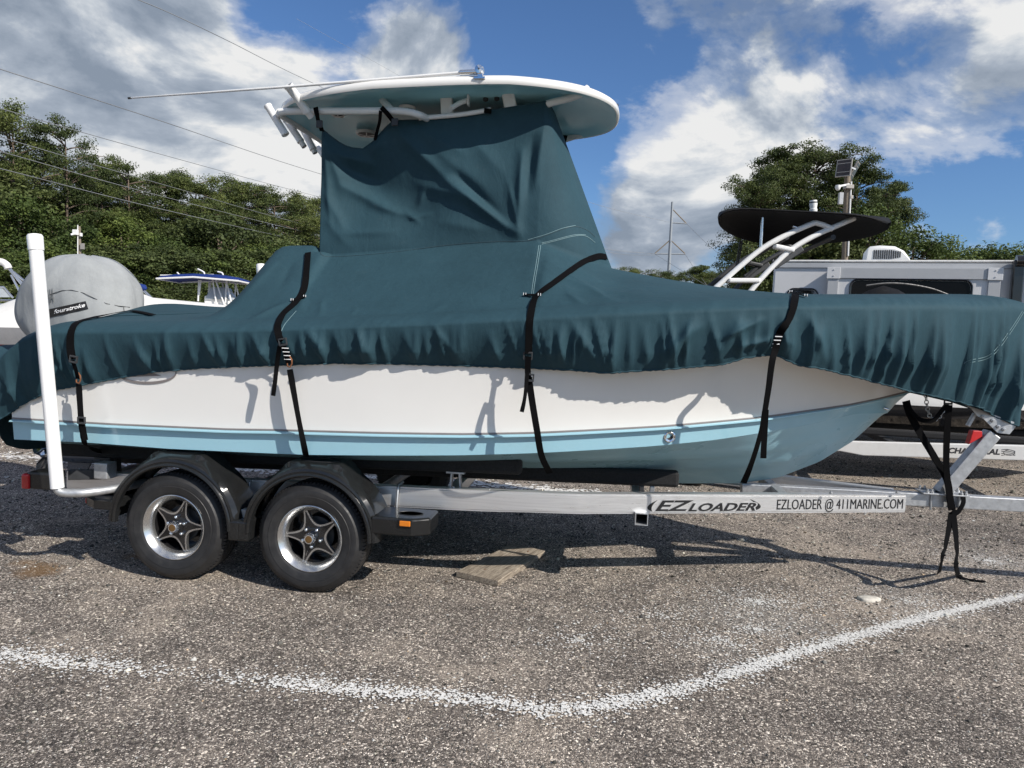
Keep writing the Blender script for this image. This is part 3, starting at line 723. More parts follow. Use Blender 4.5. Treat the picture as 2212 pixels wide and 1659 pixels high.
# wheels -----------------------------------------------------------------------------------
TR, TW = .345, .215                                     # tyre radius and width
def star(rt, rv, n=5, phase=0.0, k=14, tipw=.012):
    out = []
    for i in range(n):
        a0 = phase+2*math.pi*i/n; a1 = phase+2*math.pi*(i+1)/n; am = (a0+a1)/2
        T0 = np.array([math.cos(a0), math.sin(a0)]); T1 = np.array([math.cos(a1), math.sin(a1)])
        P0 = T0*rt+np.array([-T0[1], T0[0]])*tipw; P3 = T1*rt-np.array([-T1[1], T1[0]])*tipw
        c = np.array([math.cos(am), math.sin(am)])*rv*.62
        for j in range(k):
            t = j/(k-1); w = .5-.5*math.cos(math.pi*t); w = t
            out.append(tuple((1-w)**3*P0+3*w*(1-w)**2*(c*1.0+P0*.12)+3*w*w*(1-w)*(c*1.0+P3*.12)+w**3*P3))
    return out
def make_wheel(phase):
    root = empty('wheel'); ax = (0, -1, 0)                # axis towards the viewer; outer face at y = 0
    t = MB()
    prof = [(.206, -.004), (.214, .006), (.225, .010), (.250, .014), (.262, .0165), (.264, .014), (.285, .0165), (.300, .013), (.302, .010), (.318, .000), (.330, -.012), (.337, -.028), (.3385, -.050),
            (.333, -.052), (.333, -.060), (.343, -.062), (.345, -.085), (.337, -.087), (.337, -.095), (.345, -.097), (.345, -.125), (.337, -.127), (.337, -.135), (.345, -.137), (.343, -.160), (.333, -.162), (.333, -.170),
            (.3385, -.172), (.337, -.194), (.318, -.222), (.28, -.235), (.206, -.215)]
    t.lathe(prof, (0, 0, 0), ax, 96)
    n = 88
    for j in range(n):                                    # shoulder and centre tread blocks
        a = 2*math.pi*(j+.5)/n; e = Vector((math.cos(a), 0, math.sin(a))); q = Vector((-math.sin(a), 0, math.cos(a)))
        for y0, y1, r0, r1, w in ((.006, .050, .322, .3455, .0078), (.172, .216, .3455, .322, .0078)):
            ring_ = []
            for (y, r) in ((y0, r0), ((y0+y1)/2, max(r0, r1)-.001 if y0 < .1 else max(r0, r1)-.001), (y1, r1)):
                ring_.append([Vector((0, y, 0))+e*(r+d)+q*s_ for d, s_ in ((-.012, -w), (.0, -w), (.0, w), (-.012, w))])
            t.rings(ring_, True)
    t.build('tyre', M['rubber'], root, 32)
    r = MB(); r.lathe([(.164, -.052), (.166, -.044), (.170, -.030), (.1725, -.026), (.1745, -.020), (.2035, .0075), (.2075, .006), (.2095, -.002), (.205, -.012)], (0, 0, 0), ax, 80)
    r.build('rim', M['machined'], root, 35)
    MB().lathe([(.165, -.05), (.162, -.16), (.02, -.165)], (0, 0, 0), ax, 40).build('rim_barrel', M['gloss_black'], root, 40)
    MB().lathe([(.115, -.12), (.115, -.10), (.06, -.098), (.05, -.06)], (0, 0, 0), ax, 40).build('rotor', M['dark_part'], root, 40)
    s1 = star(.170, .078, phase=phase); s2 = star(.161, .060, phase=phase, tipw=.0035)
    zf = .050
    def plate(poly, y0, y1, inset=0.0):
        m_ = MB(); n_ = len(poly); m_.add([(x, y0, z) for x, z in poly]+[(x, y1, z) for x, z in poly], [tuple(range(n_)), tuple(range(n_, 2*n_))]+[(i, (i+1) % n_, n_+(i+1) % n_, n_+i) for i in range(n_)]); return m_
    plate(s1, .046, .072).build('spoke_edge', M['machined'], root)
    plate(s2, .0445, .060).build('spoke_face', M['gloss_black'], root)
    MB().lathe([(.062, -.07), (.060, -.046), (.052, -.043), (.035, -.043)], (0, 0, 0), ax, 40).build('hub_boss', M['gloss_black'], root, 40)
    c = MB(); c.lathe([(.036, -.046), (.034, -.020), (.0315, .012), (.027, .018), (.022, .018)], (0, 0, 0), ax, 36)
    for j in range(18):
        a = 2*math.pi*j/18; c.box((math.cos(a)*.0345, .006, math.sin(a)*.0345), (.004, .02, .004))
    c.build('hub_cap', M['chrome'], root, 40)
    MB().lathe([(.0225, .0178), (.018, .0185), (.001, .019)], (0, 0, 0), ax, 24).build('hub_plug', M['gold'], root, 40)
    for j in range(5):
        a = phase+math.pi/5+2*math.pi*j/5 if False else phase+2*math.pi*j/5+.35
        MB().lathe([(.0115, -.045), (.0115, -.028), (.009, -.020), (.004, -.016), (.0005, -.0155)], (math.cos(a)*.0585, 0, math.sin(a)*.0585), ax, 12).build('lug_nut', M['chrome'], root, 40)
    v_ = MB(); a = phase+2*math.pi/5; d = Vector((math.cos(a), 0, math.sin(a))); v_.bar(d*.095+Vector((0, .044, 0)), d*.128+Vector((0, .044, 0)), .003, .014, (0, 1, 0)); v_.build('spoke_badge', M['chrome'], root, bevel=.0015)
    return root
for u, ph in ((0.0, math.pi), (-.90, 0.0)):
    w = make_wheel(ph); w.parent = trailer; w.location = (u, 0, TR)
    far = copy_tree(w, trailer); far.location = (u, 2*VC, TR); far.rotation_euler = (0, 0, math.pi)

# fenders ----------------------------------------------------------------------------------
def facet_r(a, pts):
    """radius of the faceted arch polygon at polar angle a"""
    d = Vector((math.cos(a), math.sin(a))); best = .45
    for p, q in zip(pts[:-1], pts[1:]):
        e = Vector((q[0]-p[0], q[1]-p[1])); den = d.x*e.y-d.y*e.x
        if abs(den) < 1e-9: continue
        t = (p[0]*e.y-p[1]*e.x)/den; s_ = (p[0]*d.y-p[1]*d.x)/den
        if t > 0 and -1e-6 <= s_ <= 1+1e-6: best = t
    return best
def fender(u, front_pad, side):
    mv = (lambda v: v) if side == 1 else (lambda v: 2*VC-v)
    root = empty('fender'); root.parent = trailer
    facet = [(.50, -.16), (.43, .06), (.30, .32), (.165, .462), (-.165, .462), (-.30, .32), (-.43, .06), (-.50, -.16)]
    rows = []
    n = 56; a0, a1 = R(2), R(178)
    for i in range(n+1):
        a = a0+(a1-a0)*i/n; rf = facet_r(a, facet); c, s_ = math.cos(a), math.sin(a)
        lift = .012*math.sin(a)
        prof = [(.372+lift, -.010), (.378+lift, -.036), (.386+lift, -.043), (.396+lift, -.041), (.402+lift, -.032), (.410+lift, -.034), (.424+lift, -.030), (min(.438+lift, rf-.004), -.012), (max(min(.447+lift, rf-.002), .44), .012), (max(rf, .447), .035), (max(rf, .447)+.0, .05), (max(rf, .447), .235), (max(rf, .447)-.02, .245), (.40, .245)]
        rows.append([(u+c*r_, mv(v_), TR+s_*r_) for r_, v_ in prof])
    b = MB(); b.rings(rows, False, wrap=False)
    b.build('arch', M['plastic_black'], root, 28)
    # flat oval pad on top
    o_ = MB(); top = TR+.4625
    o_.rings([[(u+math.cos(t)*.13*k, mv(.14+math.sin(t)*.06*k), top+dz) for t in np.linspace(0, 6.283, 28, endpoint=False)] for k, dz in ((1.0, -.003), (1.0, .002), (.96, .002), (.94, -.001), (.02, -.001))], False)
    o_.build('step_pad', M['dark_part'], root, 30)
    # end apron
    sgn = 1 if front_pad else -1
    ap = MB(); x0 = u+sgn*.40; x1 = u+sgn*(.745 if front_pad else .625); zt = TR+(.178 if front_pad else .152); zb = TR+(.105 if front_pad else .115)
    poly = [(x0, -.035), (x1-sgn*.10, -.035), (x1, .03), (x1, .235), (x0, .235)]
    inner = [(x0, -.028), (x1-sgn*.105, -.028), (x1-sgn*.008, .034), (x1-sgn*.008, .23), (x0, .23)]
    ap.rings([[(x, mv(y), zb-.03) for x, y in poly], [(x, mv(y), zt-.012) for x, y in poly], [(x, mv(y), zt) for x, y in inner]], True)
    ap.build('apron', M['plastic_black'], root, bevel=.008)
    other = MB(); sg = -sgn; xa, xb = u+sg*.39, u+sg*.447
    other.box(((xa+xb)/2+sg*.0, mv(.10), TR+.02), (abs(xb-xa)+.02, .27, .13)); other.build('apron', M['plastic_black'], root, bevel=.015)
    pd = MB(); cxp = (x0+x1)/2+sgn*.03
    pd.rings([[(cxp+math.cos(t)*.08*k, mv(.10+math.sin(t)*.05*k), zt+dz) for t in np.linspace(0, 6.283, 24, endpoint=False)] for k, dz in ((1.0, -.003), (1.0, .0025), (.95, .0025), (.93, .0), (.02, .0))], False); pd.build('step_pad', M['dark_part'], root, 30)
    lz = (zt+zb-.03)/2-.005
    if front_pad:
        lx = L(875, 1131, -.04).x; lz = L(875, 1131, -.04).z; fr = MB().box((lx, mv(-.036), lz), (.085, .012, .05)).build('marker_light', M['plastic_black'], root, bevel=.008)
        MB().box((lx, mv(-.043), lz), (.066, .014, .032)).build('lens', M['amber_lens'], fr, bevel=.004)
    else:
        lx = x1; fr = MB().box((lx-.004, mv(.07), lz), (.012, .07, .05)).build('marker_light', M['plastic_black'], root, bevel=.004)
        MB().box((lx-.014, mv(.07), lz), (.016, .055, .036)).build('lens', M['red_lens'], fr, bevel=.005)
for s_ in (1, -1):
    fender(0.0, True, s_); fender(-.90, False, s_)

# bunks and their brackets
def bunk(v, z0, z1, u0, u1, name='bunk'):
    b = MB(); b.bar((u0, v, z0), (u1, v, z1), .09, .11); b.build(name, M['carpet'], trailer, bevel=.022)
for s_ in (1, -1):
    f = (lambda v: v) if s_ == 1 else (lambda v: 2*VC-v)
    a = L(1128, 1006, .42); c = L(150, 968, .42)
    bunk(f(.42), c.z, a.z, c.x-.1, a.x)
    a2 = L(1466, 1034, .80); c2 = L(500, 1000, .80)
    bunk(f(.80), c2.z, a2.z, c2.x-.9, a2.x)
    # upright bunk brackets with flat saddles
    for px0, v_, mat, ztop in ((985, .42, 'galv', None), (228, .42, 'dark_part', None), (250, .50, 'dark_part', None)):
        p = L(px0, 1040, v_); zt = float(np.interp(p.x, [c.x, a.x], [c.z, a.z]))-.05
        for du in ((-.035, .035) if mat == 'galv' else (-.02, .02)):
            tb('bunk_bracket', (p.x+du, f(v_+.0), p.z-.06), (p.x+du*.7, f(v_), zt), .05, .012 if mat == 'galv' else .022, mat, .002, (1, 0, 0))
        tb('bunk_saddle', (p.x-.06, f(v_), zt-.008), (p.x+.06, f(v_), zt-.008), .075, .012, mat, .002)
    p = L(1392, 1063, .80); tb('bunk_bracket', (p.x-.02, f(.80), p.z-.12), (p.x-.02, f(.80), p.z+.06), .06, .03, 'dark_part', .003, (1, 0, 0)); tb('bunk_bracket', (p.x+.05, f(.80), p.z-.12), (p.x+.05, f(.80), p.z+.05), .06, .03, 'galv', .003, (1, 0, 0))

# guide posts, tail lights
def guide(pt, pb, r=.038):
    d = (pt-pb).normalized(); ln = (pt-pb).length
    gp = MB().lathe([(r, 0), (r, ln-.02)], pb, d, 32, True).build('guide_post', M['pvc'], trailer, 40)
    MB().lathe([(r+.004, ln-.095), (r+.005, ln-.012), (r-.002, ln-.001), (r*.6, ln+.002), (.002, ln+.003)], pb, d, 32).build('post_cap', M['pvc'], gp, 40)
pt, pb = L(75, 506, -.19), L(124, 1054, -.19); guide(pt, pb)
fp = L(563, 570, 2*VC+.19); guide(fp, Vector((fp.x+.12, 2*VC+.19, .52)))
for f in (lambda v: v, lambda v: 2*VC-v):
    q = L(175, 1062, .0); sg = 1 if f(0) < 1 else -1; y = f(-.19)
    MB().tube(spline([(pb.x+.0, y, pb.z+.05), (pb.x+.005, y, pb.z-.012), (pb.x+.05, y+sg*.02, pb.z-.032), (pb.x+.16, y+sg*.08, pb.z-.032), (pb.x+.27, f(.10), pb.z-.03), (pb.x+.27, f(.30), pb.z-.03)], 4), .026, 14).build('post_arm', M['galv'], trailer, 40)
    MB().box((q.x-.03, f(.26), q.z+.09), (.10, .10, .11)).build('post_clamp', M['galv'], trailer, bevel=.008)
    a = L(52, 1040, .02); b_ = L(108, 1036, .02)
    h = MB().box(((a.x+b_.x)/2+.02, f(.08), a.z+.012), (b_.x-a.x-.02, .14, .115)).build('tail_light', M['plastic_black'], trailer, bevel=.015)
    MB().box((a.x+.025, f(.07), a.z+.005), (.055, .15, .10)).build('lens', M['red_lens'], h, bevel=.012)
    MB().bar((b_.x-.02, f(.2), a.z+.02), (b_.x+.16, f(.29), a.z+.02), .02, .07).build('light_bracket', M['dark_part'], h, bevel=.004)
# winch stand
wa, wb = L(2031, 1066, VC), L(2143, 936, VC)
MB().bar(wa, wb, .09, .09, (0, 1, 0)).build('winch_post', M['galv'], trailer, bevel=.006)
MB().box((wa.x+.01, VC, wa.z+.006), (.30, .15, .010)).build('base_plate', M['galv'], trailer, bevel=.002)
for dx in (-.12, -.09, .10, .13):
    for dy in (-.06, .06): MB().lathe([(.013, 0), (.013, .012), (.007, .013), (.007, .028), (.001, .029)], (wa.x+.01+dx, VC+dy, wa.z+.011), (0, 0, 1), 8).build('bolt', M['galv'], trailer, 30)
for dx in (-.075, .105): MB().tube([(wa.x+dx, VC-.046, wa.z+.02), (wa.x+dx, VC-.046, wa.z-.11)], .007, 8).build('u_bolt', M['galv'], trailer, 40)
pl = MB(); corners = [(2083, 873), (2200, 915), (2181, 938), (2155, 935), (2125, 905), (2110, 898), (2100, 884)]
for dv in (-.055, .055):
    poly = [L(x, y, VC+dv) for x, y in corners]; n_ = len(poly); pl.add(poly+[p+Vector((0, .006, 0)) for p in poly], [tuple(range(n_)), tuple(range(n_, 2*n_))]+[(i, (i+1) % n_, n_+(i+1) % n_, n_+i) for i in range(n_)])
pl.build('winch_plate', M['galv'], trailer)
for px, py in ((2144, 908), (2156, 921), (2168, 927), (2123, 900)):
    MB().lathe([(.013, 0), (.013, .010), (.006, .011), (.006, .018)], L(px, py, VC-.056), (0, -1, 0), 8, True).build('bolt', M['galv'], trailer, 30)
MB().bar(L(2090, 920, VC), L(2106, 893, VC), .02, .035, (0, 1, 0)).build('bow_latch', M['galv'], trailer, bevel=.003)
pg = MB(); pg.prism([(0, 0), (.06, .0), (.065, -.04), (-.02, -.10)], L(2102, 930, VC-.03), (1, 0, 0), (0, 0, 1), -.06); pg.build('bow_stop', M['red_rubber'], trailer, bevel=.006)

# lettering on the forward rail
RA, RB = RAIL[3], RAIL[4]
rd = (RB-RA); rd.z = 0; rd.normalize(); rn = Vector((rd.y, -rd.x, 0))
def rail_hit(px, py, off=.0065):
    d = ray(px, py); p = C0-ORG; o_ = Vector((p @ UU, p @ VV, p[2])); dl = Vector((d @ UU, d @ VV, d[2]))
    t = (RA+rn*off-o_).dot(rn)/dl.dot(rn); return o_+dl*t, rn
text_on(rail_hit, 'lettering', 'EZLOADER @ 411MARINE.COM', M['decal'], trailer, 1678, 1100.5, 1950, 1098.5, 23, .0, off=.006, font_k=1.36)
text_on(rail_hit, 'logo_lettering', 'EZ', M['decal_silver'], trailer, 1413, 1104.5, 1500, 1104, 25, .0050, .35, off=.0055)
text_on(rail_hit, 'logo_lettering', 'EZ', M['decal'], trailer, 1415, 1103.5, 1497, 1103, 23, .0022, .35, off=.0066)
text_on(rail_hit, 'logo_lettering', 'LOADER', M['decal_silver'], trailer, 1484, 1105, 1636, 1103.5, 19, .0045, .35, off=.0055)
text_on(rail_hit, 'logo_lettering', 'LOADER', M['decal'], trailer, 1486, 1104, 1633, 1102.5, 17, .0020, .35, off=.0066)
for sg, c_, tip1, tip2 in ((1, (1383, 1097), (1421, 1080), (1409, 1105)), (-1, (1661, 1094), (1620, 1078), (1630, 1103))):
    a, b_, c2 = rail_hit(*tip1, .006)[0], rail_hit(*c_, .006)[0], rail_hit(*tip2, .006)[0]
    o1 = [a.lerp(b_, t).lerp(b_.lerp(c2, t), t) for t in np.linspace(0, 1, 14)]
    bb = b_.lerp((a+c2)/2, .62); o2 = [a.lerp(bb, t).lerp(bb.lerp(c2, t), t) for t in np.linspace(0, 1, 14)]
    m_ = MB(); m_.rings([o1, o2], False, wrap=False); m_.build('logo_swoosh', M['decal'], trailer)
# ------------------------------------------------------------------ fitted canvas cover
cover = rig('boat_cover', 'teal canvas cover laced over the boat with a tall curtain under the hardtop', 'boat cover')
def v_fold(u): return VC-1.305*(1-clamp01((u-.6)/(4.575-.6))**2.75)
HEM_PIX = [(-12, 915), (0, 904), (60, 866), (123, 841), (180, 831), (267, 814), (333, 803), (433, 795), (553, 790), (727, 784), (867, 786), (1007, 790), (1146, 795), (1244, 800), (1313, 806), (1380, 801), (1438, 798), (1563, 787), (1610, 773), (1657, 767),
           (1681, 769), (1726, 789), (1779, 797), (1834, 811), (1966, 845), (2059, 865), (2121, 882), (2194, 920)]
def v_hem(u, z):
    a = hull_v(min(u, 3.8), z)-.022; b = min(v_fold(u)+.11, max(v_fold(u)+.01, VC-.06))
    c = v_fold(u)+.062; k = sstep(3.0, 3.75, u); m_ = sstep(.9, 1.9, u); a = min(a, a*(1-m_)+c*m_)
    return min(a*(1-k)+b*k, VC)
def fit_hem():
    out = []
    for px, py in HEM_PIX:
        v = 0.0
        for _ in range(80):
            p = L(px, py, v); v = .6*v+.4*v_hem(p.x, p.z)
        out.append((p.x, p.z))
    out.sort(); return np.array(out)
hm = fit_hem()
def z_hem(u): return float(np.interp(u, hm[:, 0], hm[:, 1]))
fu, fz = fit(CREASE_PIX, v_fold)
def z_f(u): return float(np.interp(u, fu, fz))
RIDGE = np.array([(1.75, 2.150), (2.17, 2.083), (2.53, 2.037), (2.92, 2.012), (3.12, 2.010), (4.2, 2.050), (4.5, 2.03), (4.6, 1.98)])
def e_pt(u):                                            # inner crease along the gunwale
    vf = v_fold(u); dv = min(.19, .5*(VC-vf)); return vf+dv, z_f(u)+.07*min(1, dv/.1)
CA, CB = L(690, 553, .78), L(1160, 520, .78)
VT = .82
def zcol(u): return CA.z+(CB.z-CA.z)*(u-CA.x)/(CB.x-CA.x)
HZ = L(640, 531, .85).z
def inner(u):
    """line the deck canvas rises to: (v, z)"""
    if u < -1.25: return VC, float(np.interp(u, [-2.3, -2.14, -2.0, -1.7, -1.25], [1.46, 1.60, 1.775, 1.79, 1.765]))
    if u < -.25:
        v = float(np.interp(u, [-1.25, -.95, -.68, -.25], [VC, .95, .82, .80])); z = float(np.interp(u, [-1.25, -.94, -.86, -.70, -.655, -.25], [1.775, 1.745, 1.785, HZ-.06, HZ, HZ+.01])); return v, z
    if u < 1.25: return .78, zcol(u)
    if u < 1.75: t = (u-1.25)/.5; return .78+.44*t**1.2, CB.z+(2.150-CB.z)*t
    return VC, float(np.interp(u, RIDGE[:, 0], RIDGE[:, 1]))
def deck_z(u, v):
    v = v if v <= VC else 2*VC-v
    ve, ze = e_pt(u); vi, zi = inner(u)
    if v <= ve: return ze
    t = clamp01((v-ve)/max(vi-ve, .02)); p = 1.12 if u < 1.3 else .92
    return ze+(zi-ze)*t**p
# top edge of the curtain
TOP_PIX = [(697, 280), (712, 292), (728, 305), (745, 314), (760, 319), (784, 321), (808, 305), (835, 277), (850, 265), (862, 262), (903, 260), (982, 252), (1053, 240), (1116, 230), (1160, 222), (1178, 219)]
tp = np.array([(p.x, p.z) for p in (L(x, y, VT) for x, y in TOP_PIX)])
def collar(s_):
    """s_ in [0,1): 0 rear centre-near, runs along the near side to the front centre at .5, mirrored after"""
    m = s_ if s_ <= .5 else 1-s_
    if m < .08: t = m/.08; q = (CA.x, VC-(VC-.78)*t)
    elif m < .36: t = (m-.08)/.28; q = (CA.x+(CB.x-CA.x)*t, .78)
    else:
        t = (m-.36)/.14; a = Vector((CB.x, .78)); b = Vector((1.60, .84)); c = Vector((1.74, VC)); r = a*(1-t)**2+b*2*t*(1-t)+c*t*t; q = (r.x, r.y)
    z = zcol(q[0]) if q[0] < CB.x else CB.z+(2.152-CB.z)*clamp01((q[0]-CB.x)/(1.74-CB.x))
    return q[0], (q[1] if s_ <= .5 else 2*VC-q[1]), z
def top_pt(s_):
    m = s_ if s_ <= .5 else 1-s_
    if m < .08: t = m/.08; q = (tp[0, 0], VC-(VC-VT)*t, tp[0, 1])
    elif m < .36: t = (m-.08)/.28; u = tp[0, 0]+(tp[-1, 0]-tp[0, 0])*t; q = (u, VT, float(np.interp(u, tp[:, 0], tp[:, 1])))
    else:
        t = (m-.36)/.14; a = Vector((tp[-1, 0], VT)); b = Vector((tp[-1, 0]+.05, .85)); c = Vector((tp[-1, 0]+.06, VC)); r = a*(1-t)**2+b*2*t*(1-t)+c*t*t; q = (r.x, r.y, float(tp[-1, 1])-.02*t)
    return q[0], (q[1] if s_ <= .5 else 2*VC-q[1]), q[2]
def gun_to_collar(u):
    if u < -.75: return .02+.06*clamp01((u+2.22)/1.47)
    if u < 1.75: return .08+.28*(u+.75)/2.5
    return .36+.14*(u-1.75)/(4.575-1.75)
# gathers of the skirt -------------------------------------------------------------------------
frng = random.Random(5); GATH = []
u = -2.3
while u < 4.6:
    bow = sstep(2.9, 3.3, u); mid = sstep(1.0, 1.6, u)*(1-bow); aft = 1-sstep(-.5, .2, u)
    sp = frng.choice((.035, .05, .07, .10, .13))*frng.uniform(.8, 1.2)+.03*bow
    u += sp
    GATH.append((u, frng.uniform(-.03, .10)*(1-bow)+(-.02+frng.uniform(-.05, .02))*bow, frng.uniform(.018, .042)+.034*bow+.014*mid*frng.random(), frng.choice((.010, .016, .022, .036))*frng.uniform(.85, 1.15)+.010*bow*frng.random(), frng.uniform(.0, .55)*(1-.3*bow)))
GA = np.array(GATH)
def skirt_disp(u, w):
    """outward push of the cloth at (u, w), w = 0 at the fold, 1 at the hem"""
    sel = GA[np.abs(GA[:, 0]-u) < .22]
    if not len(sel): return 0.0
    c = sel[:, 0]+sel[:, 1]*w; d = np.abs(u-c)/sel[:, 3]
    g = np.exp(-d**1.25); ramp_ = np.clip((w-sel[:, 4]*.6+.12)/.6, 0, 1)
    return float(np.sum(sel[:, 2]*g*ramp_*(1-(.45+.45*sstep(.3, .8, u)*sstep(3.1, 2.7, u))*np.clip((w-.7)/.3, 0, 1))))
BIG = [  # larger draped folds on the skirt: traced ridge lines (x0,y0)-(x1,y1), outward height, width
    ((1235, 695), (1300, 800), .030, .030), ((1215, 700), (1205, 780), .02, .025), ((1500, 690), (1440, 790), .05, .03), ((1535, 690), (1425, 765), .02, .03), ((1600, 680), (1560, 770), .045, .05),
    ((1645, 690), (1560, 730), .03, .02), ((760, 690), (800, 780), .02, .02), ((650, 680), (700, 770), .022, .022), ((930, 690), (985, 780), .018, .02), ((1600, 750), (1660, 735), .035, .02), ((1780, 700), (1760, 800), .035, .035), ((1745, 680), (1790, 780), .03, .03)]
BIG = [(L(*a, v_fold(L(*a, 0).x)), L(*b, v_fold(L(*b, 0).x)), h, w) for a, b, h, w in BIG]
def seg_bump(u, z, folds):
    t_ = 0.0
    for a, b, h, w in folds:
        ex, ez = b.x-a.x, b.z-a.z; l2 = ex*ex+ez*ez; t = ((u-a.x)*ex+(z-a.z)*ez)/l2
        if t < -.3 or t > 1.3: continue
        tc_ = clamp01(t); d = math.hypot(u-(a.x+ex*tc_), z-(a.z+ez*tc_))
        if d > w*4: continue
        end = math.sin(math.pi*clamp01(.12+.76*tc_))
        t_ += h*math.exp(-(d/w)**1.5)*end
    return t_
CUR = [((842, 268), (966, 388), .030, .035), ((966, 392), (1120, 506), .055, .030), ((990, 380), (1100, 485), -.035, .022), ((850, 262), (1040, 400), .02, .05), ((868, 262), (1000, 330), .016, .03),
       ((698, 285), (735, 400), .035, .035), ((735, 400), (850, 455), .030, .03), ((700, 300), (715, 480), .02, .02), ((838, 275), (800, 340), .025, .03), ((720, 330), (800, 352), .022, .022), ((715, 350), (810, 385), -.018, .025),
       ((705, 420), (745, 500), .014, .025), ((800, 440), (900, 470), .012, .018), ((870, 455), (905, 480), .012, .010), ((880, 470), (930, 462), .010, .010), ((900, 440), (912, 410), .014, .02),
       ((1128, 330), (1122, 490), .030, .022), ((1100, 400), (1122, 500), .016, .016), ((1172, 290), (1158, 400), .020, .022), ((1150, 300), (1140, 420), -.014, .02), ((1176, 225), (1215, 340), .012, .02), ((760, 330), (900, 300), .014, .05), ((880, 280), (960, 350), -.012, .04), ((1020, 300), (1090, 380), .012, .04), ((760, 540), (700, 470), .010, .03), ((950, 480), (1060, 500), .010, .03), ((740, 505), (850, 500), .012, .02), ((900, 395), (1010, 430), .02, .03)]
CUR = [(L(*a, .80), L(*b, .80), h*1.15, w*1.4) for a, b, h, w in CUR]
SAG = [L(x, y, .80) for x, y in ((800, 400), (900, 430), (760, 470))]
def sag(u, z):
    return sum(k*math.exp(-((u-p.x)/a)**2-((z-p.z)/b)**2) for p, k, a, b in zip(SAG, (.10, .07, .03), (.25, .22, .15), (.22, .2, .12)))
DECK = [((640, 690), (630, 655), .012, .012), ((655, 688), (668, 640), .010, .012), ((700, 690), (712, 650), .012, .010), ((759, 700), (764, 668), .010, .010), ((900, 700), (960, 655), .010, .02), ((1230, 640), (1300, 690), .02, .02), ((1210, 655), (1245, 700), .016, .012), ((1180, 560), (1300, 640), .012, .02), ((1200, 590), (1330, 652), .010, .018), ((1175, 530), (1290, 600), .012, .02),
        ((1190, 620), (1400, 640), .008, .02), ((540, 700), (600, 655), .018, .02), ((575, 700), (640, 690), .014, .015), ((470, 712), (480, 690), .01, .02), ((365, 712), (372, 690), .008, .015), ((565, 560), (545, 640), .015, .03), ((600, 560), (610, 620), -.012, .03)]
